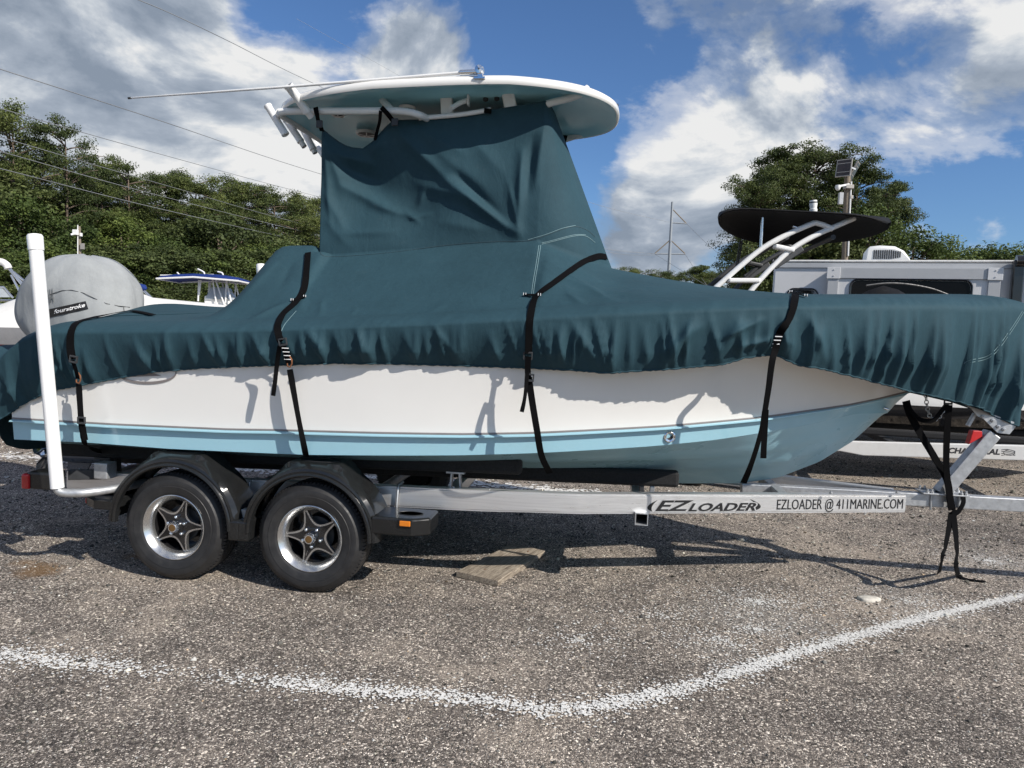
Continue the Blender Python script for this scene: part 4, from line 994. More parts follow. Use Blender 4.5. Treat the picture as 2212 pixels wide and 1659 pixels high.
def build_cover():
    NS, NG, ND, NC = 30, 6, 34, 64
    us = np.linspace(-2.22, 4.572, 470); cols = []
    for u in us: cols.append(('n', float(u)))
    far_us = np.linspace(4.5, -2.22, 70)
    for u in far_us: cols.append(('f', float(u)))
    for t in np.linspace(0, 1, 26)[1:-1]: cols.append(('s', float(t)))
    G = np.zeros((len(cols), NS+NG+ND+NC+1, 3))
    zc0 = z_f(-2.22)
    for ci, (kind, u) in enumerate(cols):
        if kind in 'nf':
            vf, zf = v_fold(u), z_f(u); zh = z_hem(u); sgn = 1 if kind == 'n' else -1
            s_ = gun_to_collar(u); s_ = s_ if kind == 'n' else 1-s_
            vh0 = v_hem(u, zh); rows = []
            for i in range(NS+1):
                w = 1-i/NS; z = zf+(zh-zf)*w; vv = vf+(vh0-vf)*w**(1.9+.5*sstep(.9, 1.9, u)*sstep(3.4, 2.9, u))
                uu = u
                if kind == 'n':
                    out = skirt_disp(u, w)+seg_bump(u, z, BIG)*min(1, (w+.15)*2)-.012*w
                    ruff = .0022*math.sin(u*95)*sstep(.86, 1, w)+.0016*math.sin(u*163+1)*sstep(.9, 1, w)
                    vv -= out+ruff; z += .0022*math.sin(u*120+2*math.sin(u*31))*sstep(.9, 1, w)
                    hullside = v_hem(u, z)
                    if u < 3.0: vv = min(vv, hullside+.012)
                    # beyond mid-beam push along the outline's own normal
                    nx = sstep(2.2, 4.5, u)*.7*out; uu = u+nx*.6
                    vv = min(vv, VC)
                rows.append((uu, vv, z))
            ve, ze = e_pt(u)
            for i in range(1, NG+1):
                t = i/NG; v = vf+(ve-vf)*t; z = zf+(ze-zf)*(1-(1-t)**1.8)
                if kind == 'n': wr = skirt_disp(u-.05*t, .16)*(1-t)**.8*.75; v -= wr*(1-t); z += wr*.55*min(1, t*4)
                rows.append((u, v, z))
            cx, cv, cz = collar(s_); cvn = cv if cv <= VC else 2*VC-cv
            for i in range(1, ND+1):
                t = i/ND; uu = u+(cx-u)*t; v = ve+(cvn-ve)*t
                z = deck_z(uu, v) if t < 1 else cz
                rows.append((uu, v, z))
            tx, tv, tz = top_pt(s_); tvn = tv if tv <= VC else 2*VC-tv
            for i in range(1, NC+1):
                t = i/NC; uu = cx+(tx-cx)*t; v = cvn+(tvn-cvn)*t; z = cz+(tz-cz)*t
                v -= .012*math.sin(math.pi*t)
                rows.append((uu, v, z))
            G[ci] = [(a, b if sgn == 1 else 2*VC-b, c) for a, b, c in rows]
        else:
            t0 = u; vf = -.085+.0+(2*VC+.17)*(1-t0); us_ = -2.22-.16*math.sin(math.pi*t0)**.5; zf = zc0-.06+(1.36-zc0)*math.sin(math.pi*t0)**.7
            s_ = (1-.02)+.04*t0; s_ = s_-1 if s_ >= 1 else s_
            zh = .66+.24*abs(2*t0-1)**6
            rows = [(us_+.02*(1-i/NS)+.015*math.sin(t0*60)*(1-i/NS), VC+(vf-VC)*(1-.10*(1-i/NS)), zh+(zf-zh)*i/NS) for i in range(NS+1)]
            for i in range(1, NG+1): rows.append((us_+.12*i/NG, VC+(vf-VC)*(1-.08*i/NG), zf+.05*i/NG))
            cx, cv, cz = collar(s_ % 1.0)
            u0, v0 = rows[-1][0], rows[-1][1]; z0 = rows[-1][2]
            for i in range(1, ND+1):
                t = i/ND; uu = u0+(cx-u0)*t; v = v0+(cv-v0)*t; zz_ = deck_z(uu, v); k = sstep(0, .15, t)
                rows.append((uu, v, (zz_*k+z0*(1-k)) if t < 1 else cz))
            tx, tv, tz = top_pt(s_ % 1.0)
            for i in range(1, NC+1): t = i/NC; rows.append((cx+(tx-cx)*t, cv+(tv-cv)*t, cz+(tz-cz)*t))
            G[ci] = rows
    # soften creases of the deck, keep gunwale line and curtain
    for it in range(5):
        A = G.copy(); lo, hi = NS+2, NS+NG+ND+3
        G[:, lo:hi, 2] = .5*A[:, lo:hi, 2]+.125*(A[:, lo-1:hi-1, 2]+A[:, lo+1:hi+1, 2]+np.roll(A, 1, 0)[:, lo:hi, 2]+np.roll(A, -1, 0)[:, lo:hi, 2])
    for it in range(1):
        A = G.copy(); lo, hi = NS-2, NS+2
        G[:, lo:hi] = .5*A[:, lo:hi]+.25*(A[:, lo-1:hi-1]+A[:, lo+1:hi+1])
    # draped folds of deck and curtain on the near side
    dk = [(L(*a, .15 if a[1] > 650 else .45), L(*b, .15 if b[1] > 650 else .45), h, w) for a, b, h, w in DECK]
    nN = len(us)
    for ci in range(nN):
        for r in range(NS+NG-2, NS+NG+ND):
            a, b, c = G[ci, r]; k = sstep(NS+NG-2, NS+NG+4, r)
            bmp = seg_bump(a, c, dk)
            if bmp and b < 1.0: G[ci, r, 2] += bmp*.8*k; G[ci, r, 1] -= bmp*.6*k
        for r in range(NS+NG+ND, NS+NG+ND+NC+1):
            a, b, c = G[ci, r]
            if b < .95 and a < 1.5:
                fade = sstep(.95, .86, b)*sstep(CA.z+.02, CA.z+.14, c)
                G[ci, r, 1] -= seg_bump(a, c, CUR)*fade+.006*math.sin(a*9+c*5)*math.sin(c*7)*fade; G[ci, r, 1] += sag(a, c)*fade
    n, m = G.shape[:2]; verts = G.reshape(-1, 3).tolist(); faces = []
    for i in range(n):
        j = (i+1) % n
        for r in range(m-1): faces.append((i*m+r, j*m+r, j*m+r+1, i*m+r+1))
    me = bpy.data.meshes.new('cover_shell'); me.from_pydata(verts, [], faces); me.update()
    o = mesh_object('canvas_shell', me, M['canvas'], cover, 180)
    # rolled elastic hem
    hem = MB(); hem.tube([G[i, 0] for i in range(nN)], .006, 6); hem.build('hem_cord', M['canvas'], cover, 60)
    th = MB(); ii = [i for i in range(nN) if G[i, -1, 1] < .90]; th.tube([G[i, -1] for i in ii], .005, 6); th.build('top_hem', M['canvas'], cover, 60)
    return o, G
shell, CG = build_cover()
hulls = [o for o in boat.children if o.name.split('.')[0] in ('topside', 'chine_band', 'spray_rail', 'hull_bottom')]
bpy.context.view_layer.update()
chit = make_hit([shell]); ahit = make_hit([shell]+hulls)

def surf_path(pix, hitf=ahit, off=.004, step=10):
    P2 = spline([(x, y, 0) for x, y in pix], step); out, nn = [], []
    for p in P2:
        a, n_ = hitf(p.x, p.y, off)
        if a is not None: out.append(a); nn.append(n_)
    return out, nn
def smooth_path(p, it=4):
    for _ in range(it):
        q = list(p)
        for i in range(1, len(p)-1): q[i] = p[i]*.5+(p[i-1]+p[i+1])*.25
        p = q
    return p
# stitched seams
SEAMS = [([(692, 545), (700, 553), (740, 554), (850, 545), (960, 530), (1060, 522), (1140, 520), (1180, 508), (1215, 495), (1243, 489), (1268, 497), (1285, 512)], 'thread_dark', 0),
         ([(1140, 520), (1180, 508), (1215, 495), (1243, 489)], 'thread', .006), ([(1170, 528), (1200, 520), (1240, 510), (1265, 510), (1285, 524)], 'thread', 0), ([(1170, 528), (1200, 520), (1240, 510), (1265, 510)], 'thread', .008),
         ([(1164, 530), (1158, 570), (1150, 620), (1146, 660), (1143, 690), (1141, 720)], 'thread', 0), ([(1168, 530), (1162, 570), (1154, 620), (1150, 660), (1147, 690)], 'thread', 0),
         ([(2208, 672), (2180, 715), (2140, 765), (2095, 835 - 62 + 5), (2082, 785)], 'thread', 0), ([(2211, 674), (2183, 718), (2143, 769), (2097, 783)], 'thread', 0),
         ([(608, 716), (616, 700), (640, 672)], 'thread', 0), ([(187, 690), (230, 668), (255, 664)], 'thread', 0)]
for pix, mt, dz in SEAMS:
    p, nn = surf_path(pix, chit, .0015, 14)
    if len(p) > 3:
        if dz: p = [a+Vector((0, 0, dz)) for a in p]
        MB().ribbon(smooth_path(p, 2), nn, .0032, .0016).build('seam', M[mt], cover)
# sewn webbing loops with reflective ends
M['reflect'] = simple('reflective_stitching', (.8, .8, .8), .4)
for (x0, y0, x1, y1) in ((1132, 640, 1168, 641), (630, 652, 660, 644), (1706, 634, 1742, 644), (150, 683, 186, 686)):
    p, nn = surf_path([(x0, y0), ((x0+x1)/2, (y0+y1)/2), (x1, y1)], chit, .012, 6)
    if len(p) > 2:
        lp = MB().ribbon(smooth_path(p, 6), nn, .020, .003).build('strap_loop', M['strap'], cover)
        for q, n_ in ((p[1], nn[1]), (p[-2], nn[-2])):
            for d_ in (0, .014): MB().bar(q+n_*.004+Vector((d_-.007, 0, -.008)), q+n_*.004+Vector((d_-.007, 0, .008)), .004, .002).build('loop_stitch', M['reflect'], lp)

# ------------------------------------------------------------------ tie-down straps
def strap(label, segs, group='black tie-down straps on the boat cover'):
    r = rig('tie_down_strap', label, 'strap', group)
    for s_ in segs:
        kind = s_[0]
        if kind == 'surf':
            p, nn = surf_path(s_[1], ahit, s_[2] if len(s_) > 2 else .007, 8)
            if len(p) > 2:
                p = smooth_path(p, 5); MB().ribbon(p, nn, s_[3] if len(s_) > 3 else .040).build('webbing', M['strap'], r, 40)
        elif kind == 'free':                                # (px, py, v) hung in the air, optional twist
            pts = spline([L(x, y, v) for x, y, v in s_[1]], 8); k = len(pts); tw = s_[2] if len(s_) > 2 else 0.0
            MB().ribbon(pts, [(math.sin(tw*math.sin(math.pi*i/(k-1))), -math.cos(tw*math.sin(math.pi*i/(k-1))), .05) for i in range(k)], s_[3] if len(s_) > 3 else .036).build('webbing', M['strap'], r, 40)
        elif kind == 'flat':
            pts = spline([to_local(ground_at(x, y, .008)) for x, y in s_[1]], 6); MB().ribbon(pts, [(0, 0, 1)]*len(pts), .04).build('webbing', M['strap'], r, 40)
        elif kind == 'buckle':
            x, y, v, ang = s_[1]; c = L(x, y, v); rot = Matrix.Rotation(R(ang), 3, 'Y')
            b = MB(); b.box(c, (.052, .014, .012), rot); b.box(c+rot @ Vector((0, 0, .035)), (.052, .014, .010), rot); b.box(c+rot @ Vector((-.023, 0, .018)), (.007, .014, .04), rot); b.box(c+rot @ Vector((.023, 0, .018)), (.007, .014, .04), rot)
            b.build('buckle', M[s_[2] if len(s_) > 2 else 'dark_part'], r, bevel=.002)
        elif kind == 'hook':
            x, y, v = s_[1]; c = L(x, y, v); MB().tube([c+Vector((.0, 0, .055)), c+Vector((.014, 0, .035)), c+Vector((.016, 0, .01)), c+Vector((.004, 0, -.012)), c+Vector((-.012, 0, -.006)), c+Vector((-.013, 0, .012))], .0045, 8).build('hook', M['rust'], r, 40)
        elif kind == 'loops':                               # rows of pale stitched daisy-chain loops
            for x, y, v in s_[1]:
                c = L(x, y, v); MB().box(c, (.038, .008, .005)).build('loop_stitch', M['reflect'], r)
def GV(px, py): return to_local(ground_at(px, py, .012)).y
def vv(px, py, d=.03):
    p, n_ = ahit(px, py, 0); return (p.y if p is not None else 0.0)-d
strap('black tie-down strap over the stern end of the teal cover beside the guide post', [
    ('surf', [(330, 683), (300, 676), (262, 672), (215, 676), (185, 685), (165, 700), (155, 722), (153, 750), (156, 775)], .010, .044),
    ('buckle', (158, 782, vv(158, 782), 8)), ('free', [(157, 778, vv(157, 778, .03)), (164, 800, vv(164, 800, .03)), (168, 818, -.06)], 0, .026), ('hook', (169, 824, -.07)),
    ('free', [(170, 830, -.06), (172, 860, -.055), (175, 905, -.045), (178, 935, -.035)], 1.1, .034), ('buckle', (176, 914, -.06, 0)), ('free', [(178, 930, -.04), (181, 950, -.03), (190, 966, .06), (230, 978, .5), (300, 992, 1.0)], .2, .036), ('free', [(176, 905, -.055), (181, 935, -.05), (185, 952, -.06)], .3, .034)])
strap('black tie-down strap over the teal cover behind the console curtain, down to the front wheel', [
    ('surf', [(666, 548), (664, 575), (660, 610), (653, 636), (636, 658), (614, 678), (603, 698), (600, 718), (606, 738)], .010, .042),
    ('buckle', (612, 745, vv(612, 745), -12)), ('loops', [(616, 752, vv(616, 752, .035)), (618, 760, vv(618, 760, .035)), (620, 768, vv(620, 768, .035)), (621, 776, vv(621, 776, .035))]), ('free', [(610, 742, vv(610, 742)), (618, 765, vv(618, 765)), (623, 785, -.06)], 0, .030), ('hook', (625, 789, -.06)),
    ('free', [(626, 798, -.05), (633, 838, -.05), (645, 905, -.04), (655, 955, -.02), (661, 985, .06)], 1.15, .036), ('free', [(604, 748, vv(604, 748, .05)), (598, 790, -.09), (594, 825, -.09), (590, 855, -.09)], .9, .026)])
strap('black tie-down strap crossing the cover ahead of the console, hanging down the hull side', [
    ('surf', [(1308, 556), (1290, 554), (1262, 566), (1230, 588), (1195, 614), (1168, 634), (1154, 652), (1145, 690), (1142, 730), (1140, 762)], .010, .042),
    ('buckle', (1140, 775, vv(1140, 775), 0)), ('free', [(1141, 770, vv(1141, 770)), (1140, 800, -.05), (1142, 830, -.05)], 0, .034), ('buckle', (1143, 822, -.06, 4)),
    ('free', [(1142, 815, -.05), (1150, 870, -.045), (1160, 930, -.03), (1170, 985, .10), (1188, 1022, .34)], .35, .038), ('free', [(1139, 800, -.07), (1136, 840, -.08), (1132, 868, -.08), (1127, 890, -.085)], .8, .024)])
strap('black tie-down strap with a trailing end over the bow section of the cover', [
    ('surf', [(1718, 638), (1716, 650), (1711, 668), (1702, 690), (1690, 712), (1680, 732)], .010, .042), ('loops', [(1682, 727, vv(1682, 727, .04)), (1679, 735, vv(1679, 735, .04)), (1676, 743, vv(1676, 743, .04)), (1674, 751, vv(1674, 751, .04))]),
    ('free', [(1684, 722, vv(1684, 722)), (1675, 755, vv(1675, 755, .06)), (1668, 780, .09), (1660, 840, .12), (1652, 890, .17), (1646, 925, .22), (1632, 975, .38), (1618, 1015, .55), (1606, 1043, .66)], .5, .040), ('free', [(1654, 885, .14), (1652, 930, .15), (1650, 965, .15), (1649, 990, .15)], .15, .034)])
strap('black straps knotted round the trailer tongue below the bow of the cover', [
    ('free', [(1957, 866, 1.0), (1966, 895, 1.0), (1990, 940, 1.05), (2020, 990, 1.1), (2045, 1035, 1.14), (2052, 1075, 1.15), (2056, 1100, 1.14)], .25, .050), ('free', [(2050, 875, .98), (2046, 930, 1.0), (2044, 985, 1.05), (2046, 1030, 1.12), (2054, 1085, 1.13), (2056, 1102, 1.13)], .15, .044),
    ('free', [(1962, 880, .99), (1985, 905, .98), (2015, 908, .98), (2032, 890, .98), (2046, 872, .98)], .3, .030), ('buckle', (2048, 872, .97, 0)), ('loops', [(2054, 851, .95), (2054, 857, .95), (2053, 863, .95)]),
    ('free', [(2078, 1066, 1.16), (2081, 1085, 1.14), (2070, 1105, 1.13), (2057, 1112, 1.12)], .3, .034), ('free', [(2056, 1104, 1.12), (2060, 1108, 1.12), (2056, 1116, 1.12)], .2, .05),
    ('free', [(2056, 1108, 1.12), (2050, 1140, 1.08), (2042, 1180, 1.0), (2036, 1205, .92), (2028, 1238, GV(2028, 1238))], .5, .044), ('free', [(2058, 1108, 1.12), (2064, 1150, 1.08), (2067, 1190, 1.02), (2066, 1225, .95), (2070, 1243, GV(2070, 1243))], .5, .044), ('flat', [(2069, 1241), (2078, 1248), (2100, 1253), (2130, 1256)])])
# ties holding the curtain to the hardtop pipes
TIES = [([(682, 232, .665), (684, 245, .66), (688, 262, .72), (696, 283, .80)], .032, 'black buckled tie at the rear corner of the curtain under the hardtop', (690, 268)),
        ([(824, 232, .665), (836, 245, .66), (850, 262, .74), (856, 268, .80)], .032, 'black buckled tie slanting from the hardtop pipe to the curtain peak', (853, 264)),
        ([(822, 240, .67), (820, 262, .72), (815, 282, .78), (810, 303, .81)], .022, 'thin black tie hanging beside the speaker to the sagging curtain edge', None),
        ([(1054, 234, .78), (1053, 245, .79)], .05, 'small black tie tab at the curtain top under the hardtop clips', None),
        ([(1218, 292, 1.70), (1214, 310, 1.70)], .06, 'black tie on the far front hardtop pipe', None)]
for pix, w, lab, bk in TIES:
    tie = rig('curtain_tie', lab, 'strap', 'ties holding the curtain to the hardtop')
    pts = spline([L(*q) for q in pix], 6); MB().ribbon(pts, [(0, -1, .05)]*len(pts), w, .006).build('webbing', M['strap'], tie, 40)
    if bk: MB().box(L(*bk, .70), (.045, .016, .05)).build('buckle', M['dark_part'], tie, bevel=.004)
# safety chain under the bow
chain = rig('safety_chain', 'galvanised safety chain hanging under the bow of the cover', 'chain')
cp = spline([L(2000, 853, VC-.1), L(2003, 880, VC-.1), L(2012, 905, VC-.1), L(2028, 902, VC-.1), L(2040, 880, VC-.1)], 4)
for i in range(len(cp)-1):
    a, b = cp[i], cp[i+1]; d = (b-a).normalized(); s_ = Vector((0, 1, 0)) if i % 2 else d.cross(Vector((0, 1, 0))); c = (a+b)/2; l_ = (b-a).length*.62
    MB().tube([c+d*(l_*math.cos(t))+s_*(.012*math.sin(t)) for t in np.linspace(0, 6.283, 14, endpoint=False)], .0035, 6, closed=True).build('chain_link', M['galv'], chain, 40)

# ------------------------------------------------------------------ plank on the gravel
def wood():
    m, nt, b = new_mat('weathered_wood'); v = coords(nt, (1.2, 14, 14)); n = noise(nt, v, 6, 8, .7, dist=.8); n2 = noise(nt, coords(nt, (2, 60, 60)), 9, 4, .6)
    f = math_n(nt, 'ADD', math_n(nt, 'MULTIPLY', n, .65), math_n(nt, 'MULTIPLY', n2, .35))
    nt.links.new(ramp(nt, f, [(.36, (.06, .045, .034)), (.47, (.20, .16, .12)), (.58, (.38, .33, .26))]), b.inputs['Base Color']); b.inputs['Roughness'].default_value = .85; bump(nt, b, f, .5, .01); return m
M['wood'] = wood()
tc_ = [ground_at(x, y, .040) for x, y in ((985.6, 1234), (1076, 1255), (1178, 1189), (1106, 1173))]
c0 = sum(tc_, Vector())/4; ex = ((tc_[2]-tc_[1])+(tc_[3]-tc_[0])).normalized(); ang = math.atan2(ex.y, ex.x); Mi = Matrix.Rotation(-ang, 4, 'Z') @ Matrix.Translation((-c0.x, -c0.y, 0))
tl = [Mi @ p for p in tc_]; b = MB(); nx = 8; rows = []
for i in range(nx+1):
    t = i/nx; l_ = tl[0].lerp(tl[3], t); r_ = tl[1].lerp(tl[2], t); wob = .003*math.sin(t*9)
    rows.append([(l_.x, l_.y+wob, .003), (l_.x, l_.y+wob, .036), (l_.x+.0, l_.y-.004, .040), (r_.x, r_.y+.004+wob, .040+.002*math.sin(t*5)), (r_.x, r_.y+wob, .036), (r_.x, r_.y+wob, .003)])
b.rings(rows, True); pk = empty('plank', (c0.x, c0.y, 0), ang, 'short weathered grey plank lying on the gravel under the trailer', 'plank'); b.build('board', M['wood'], pk, bevel=.002)
for fx, fy in ((-.25, .02), (.28, -.05)): MB().lathe([(.006, 0), (.005, .0025), (.001, .003)], (fx, fy, .0405), (0, 0, 1), 10).build('nail_head', M['rust'], pk)
# flat pale stone
fs = ground_at(1876, 1296); st = MB(); st.rings([[(fs.x+math.cos(t)*.075*k*(1+.12*math.sin(3*t+1)), fs.y+math.sin(t)*.045*k*(1+.1*math.sin(2*t)), z) for t in np.linspace(0, 6.283, 20, endpoint=False)] for k, z in ((1.0, .0), (1.0, .012), (.9, .018), (.4, .021), (.02, .021))], False)
tag(st.build('flat_stone', simple('limestone', (.52, .49, .43), .9, 0, .25, 30, bumps=(80, .5, .01)), None, 50), 'flat pale limestone chip lying on the gravel right of the trailer rail', 'stone')
# ------------------------------------------------------------------ background materials
M['rv_wall'] = simple('rv_grey_panel', (.64, .64, .64), .35, 0, .03, 1.5, dirt=((.3, .3, .3), .15, 2))
M['rv_trim'] = simple('rv_trim', (.42, .43, .44), .35, 0, .04)
M['rv_roof'] = simple('rv_roof_edge', (.72, .71, .68), .5, 0, .08, 8, dirt=((.35, .33, .3), .4, 12))
M['dark_glass'] = simple('dark_glass', (.004, .004, .0045), .08, 0, .1, spec=.15)
M['plastic_white'] = simple('white_plastic', (.74, .74, .72), .4, 0, .03)
M['black_canvas'] = canvas('black_canvas', (.009, .009, .010))
M['black_gel'] = simple('gelcoat_black', (.010, .010, .011), .08, 0, .1, coat=.6)
M['wrap_white'] = canvas('white_boat_wrap', (.66, .65, .62))
M['wrap_grey'] = canvas('grey_boat_skirt', (.22, .22, .225))
M['red_gel'] = simple('gelcoat_red', (.25, .012, .012), .25, coat=.4)
M['blue_canvas'] = canvas('blue_canvas', (.012, .03, .15))
M['steel_tube'] = simple('stainless_tube', (.6, .61, .62), .25, .9, .05)
M['pole_wood'] = simple('weathered_pole', (.20, .165, .125), .9, 0, .3, 14, stretch=(6, 6, .6), bumps=(40, .4, .02))
M['panel_dark'] = simple('solar_panel', (.03, .025, .025), .2, 0, .2, 3)
M['panel_frame'] = simple('panel_frame', (.35, .33, .30), .5, .3, .1)
M['tower_steel'] = simple('tower_steel', (.26, .285, .31), .5, .2, .08)
M['wire'] = simple('power_wire', (.26, .27, .28), .6, .3)
M['clear_screen'] = simple('grey_windscreen', (.35, .38, .40), .1, 0, .1)
M['white_trailer'] = simple('white_trailer_beam', (.72, .71, .68), .4, 0, .05, 3, dirt=((.4, .37, .33), .35, 6))

def part(mb, name, mat, root, **kw): return mb.build(name, M[mat] if isinstance(mat, str) else mat, root, **kw)
def rel(root, pts):
    """world points to a root's own axes"""
    Mi = Matrix.LocRotScale(root.location, root.rotation_euler, None).inverted(); return [Mi @ Vector(p) for p in pts]

# ------------------------------------------------------------------ travel trailer on the right
def travel_trailer():
    A = at(1673, 560, 12.2); Y = 12.2
    lo, hi = 8.0, 13.0
    for _ in range(50):
        m = (lo+hi)/2
        if at(2300, 560.5, m).z > A.z: hi = m
        else: lo = m
    B = at(2300, 560.5, m); rz = math.atan2(B.y-A.y, B.x-A.x)
    r = empty('travel_trailer', (A.x, A.y, 0), rz, 'grey travel trailer with a slide-out and roof air conditioner behind the bow', 'travel trailer')
    top = A.z; Ln = 7.4; W = 2.45
    def fx(px, py, off=0.0):                         # pixel to the wall plane (local x, z)
        n = Vector((math.sin(rz), -math.cos(rz), 0)); o = Vector(A)+n*off; d = Vector(ray(px, py)); t = (o-Vector(C0)).dot(n)/d.dot(n)
        p = rel(r, [Vector(C0)+d*t])[0]; return p.x, p.z
    part(MB().box((Ln/2, W/2, (top+.55)/2-.02), (Ln, W, top-.55-.04)), 'body', 'rv_wall', r, bevel=.03)
    part(MB().box((Ln/2, W/2, top-.03), (Ln+.06, W+.06, .035)), 'roof', 'rv_roof', r, bevel=.012)
    part(MB().box((Ln/2, -.012, top-.105), (Ln, .03, .075)), 'roof_trim', 'rv_trim', r, bevel=.004)
    x0, z0 = fx(1797, 579, .12); x1, _ = fx(2155, 579, .12); _, zb = fx(1900, 602, .12)
    so = MB().box(((x0+x1)/2, -.02, (z0+.75)/2), (x1-x0, .22, z0-.75)).build('slide_out', M['rv_wall'], r, bevel=.01)
    part(MB().box(((x0+x1)/2, -.14, (z0+zb)/2), (x1-x0+.10, .03, z0-zb)), 'slide_trim', 'rv_trim', so, bevel=.004)
    for x in (x0+.03, x1-.03):
        part(MB().box((x, -.142, (zb+.75)/2-.002), (.16, .028, zb-.754)), 'slide_trim', 'rv_trim', so, bevel=.004)
        part(MB().box((x, -.165, (z0+zb)/2), (.20, .015, z0-zb+.02)), 'corner_plate', 'rv_wall', so, bevel=.004)
        for dz in (-.05, .05): part(MB().lathe([(.012, 0), (.010, .006), (.001, .007)], (x, -.173, (z0+zb)/2+dz), (0, -1, 0), 8), 'screw', 'rv_trim', so)
    def rrect(xa, xb, za, zb_, rad, n=7):
        pts = []
        for cx, cz, a0 in ((xb-rad, zb_-rad, 0), (xa+rad, zb_-rad, 90), (xa+rad, za+rad, 180), (xb-rad, za+rad, 270)):
            for j in range(n): a = R(a0+90*j/(n-1)); pts.append((cx+rad*math.cos(a), cz+rad*math.sin(a)))
        return pts
    wx0, wz = fx(1841, 605, .14); wx1, _ = fx(2098, 605, .14)
    w = part(MB().prism(rrect(wx0, wx1, wz-.85, wz, .10), (0, -.135, 0), (1, 0, 0), (0, 0, 1), -.02), 'window', 'dark_glass', so)
    fr = rrect(wx0-.02, wx1+.02, wz-.87, wz+.02, .12); part(MB().tube([(x, -.14, z) for x, z in fr], .016, 8, closed=True), 'window_frame', 'gloss_black', w, smooth=40)
    sx0, sz = fx(1704, 626); sx1, _ = fx(1764, 626)
    w = part(MB().prism(rrect(sx0, sx1, sz-.5, sz, .09), (0, .0, 0), (1, 0, 0), (0, 0, 1), .015 * -1), 'window', 'dark_glass', r)
    part(MB().tube([(x, -.008, z) for x, z in rrect(sx0-.02, sx1+.02, sz-.52, sz+.02, .1)], .014, 8, closed=True), 'window_frame', 'gloss_black', w, smooth=40)
    ax, az = fx(2201, 562, .1); aw = part(MB().bar((ax, -.10, az), (ax, -.10, 1.0), .12, .15, (1, 0, 0)), 'awning_arm', 'gloss_black', r, bevel=.02)
    part(MB().tube([(ax-.05, -.16, az-.02), (ax+2.6, -.16, az-.02)], .085, 16), 'awning_roll', 'gloss_black', r, smooth=40)
    # end wall details
    part(MB().box((-.008, W*.35, 1.9), (.02, .5, .6)), 'end_window', 'dark_glass', r, bevel=.008)
    # air conditioner
    acx0, _ = fx(1879, 540); acx1, _ = fx(1983, 540); cz = top-.012; rows = []
    for y, k in ((.55, 0), (.58, 1), (1.25, 1), (1.28, 0)):
        rows.append([(acx0+(acx1-acx0)*t, y, cz+.02+(h if k else h*.82)) for t, h in ((0, -.01), (.02, .24), (.08, .275), (.3, .29), (.62, .275), (.82, .20), (.95, .08), (1.0, -.01))])
    ac = part(MB().rings(rows, True, wrap=True), 'air_conditioner', 'plastic_white', r, smooth=30, bevel=.012)
    part(MB().box(((acx0+acx1)/2, .9, top-.008), (acx1-acx0+.05, .85, .03)), 'ac_base', 'dark_part', ac)
    for k in range(13):
        x = acx0+.12+k*(acx1-acx0-.3)/12; h = .15-max(0, k-8)*.012; part(MB().box((x, .547, cz+.155), (.022, .012, h)), 'ac_slat', 'dark_part', ac, bevel=.006)
    vx, _ = fx(2090, 550); part(MB().rings([[(vx+math.cos(t)*.24*k, 1.0+math.sin(t)*.3*k, top-.012+z) for t in np.linspace(0, 6.283, 16, endpoint=False)] for k, z in ((1, 0), (1, .05), (.85, .085), (.1, .09))], False), 'roof_vent', 'dark_part', r, smooth=40)
    for k in range(2):
        for y in (.25, W-.25):
            part(MB().lathe([(.20, -.1), (.32, -.11), (.34, -.05), (.34, .05), (.32, .11), (.20, .1)], (Ln*.5+k*.85, y, .34), (0, 1, 0), 28), 'wheel', 'rubber', r, smooth=40)
    part(MB().bar((0, W/2, .5), (-1.3, W/2, .5), .1, .12), 'hitch', 'dark_part', r)
travel_trailer()

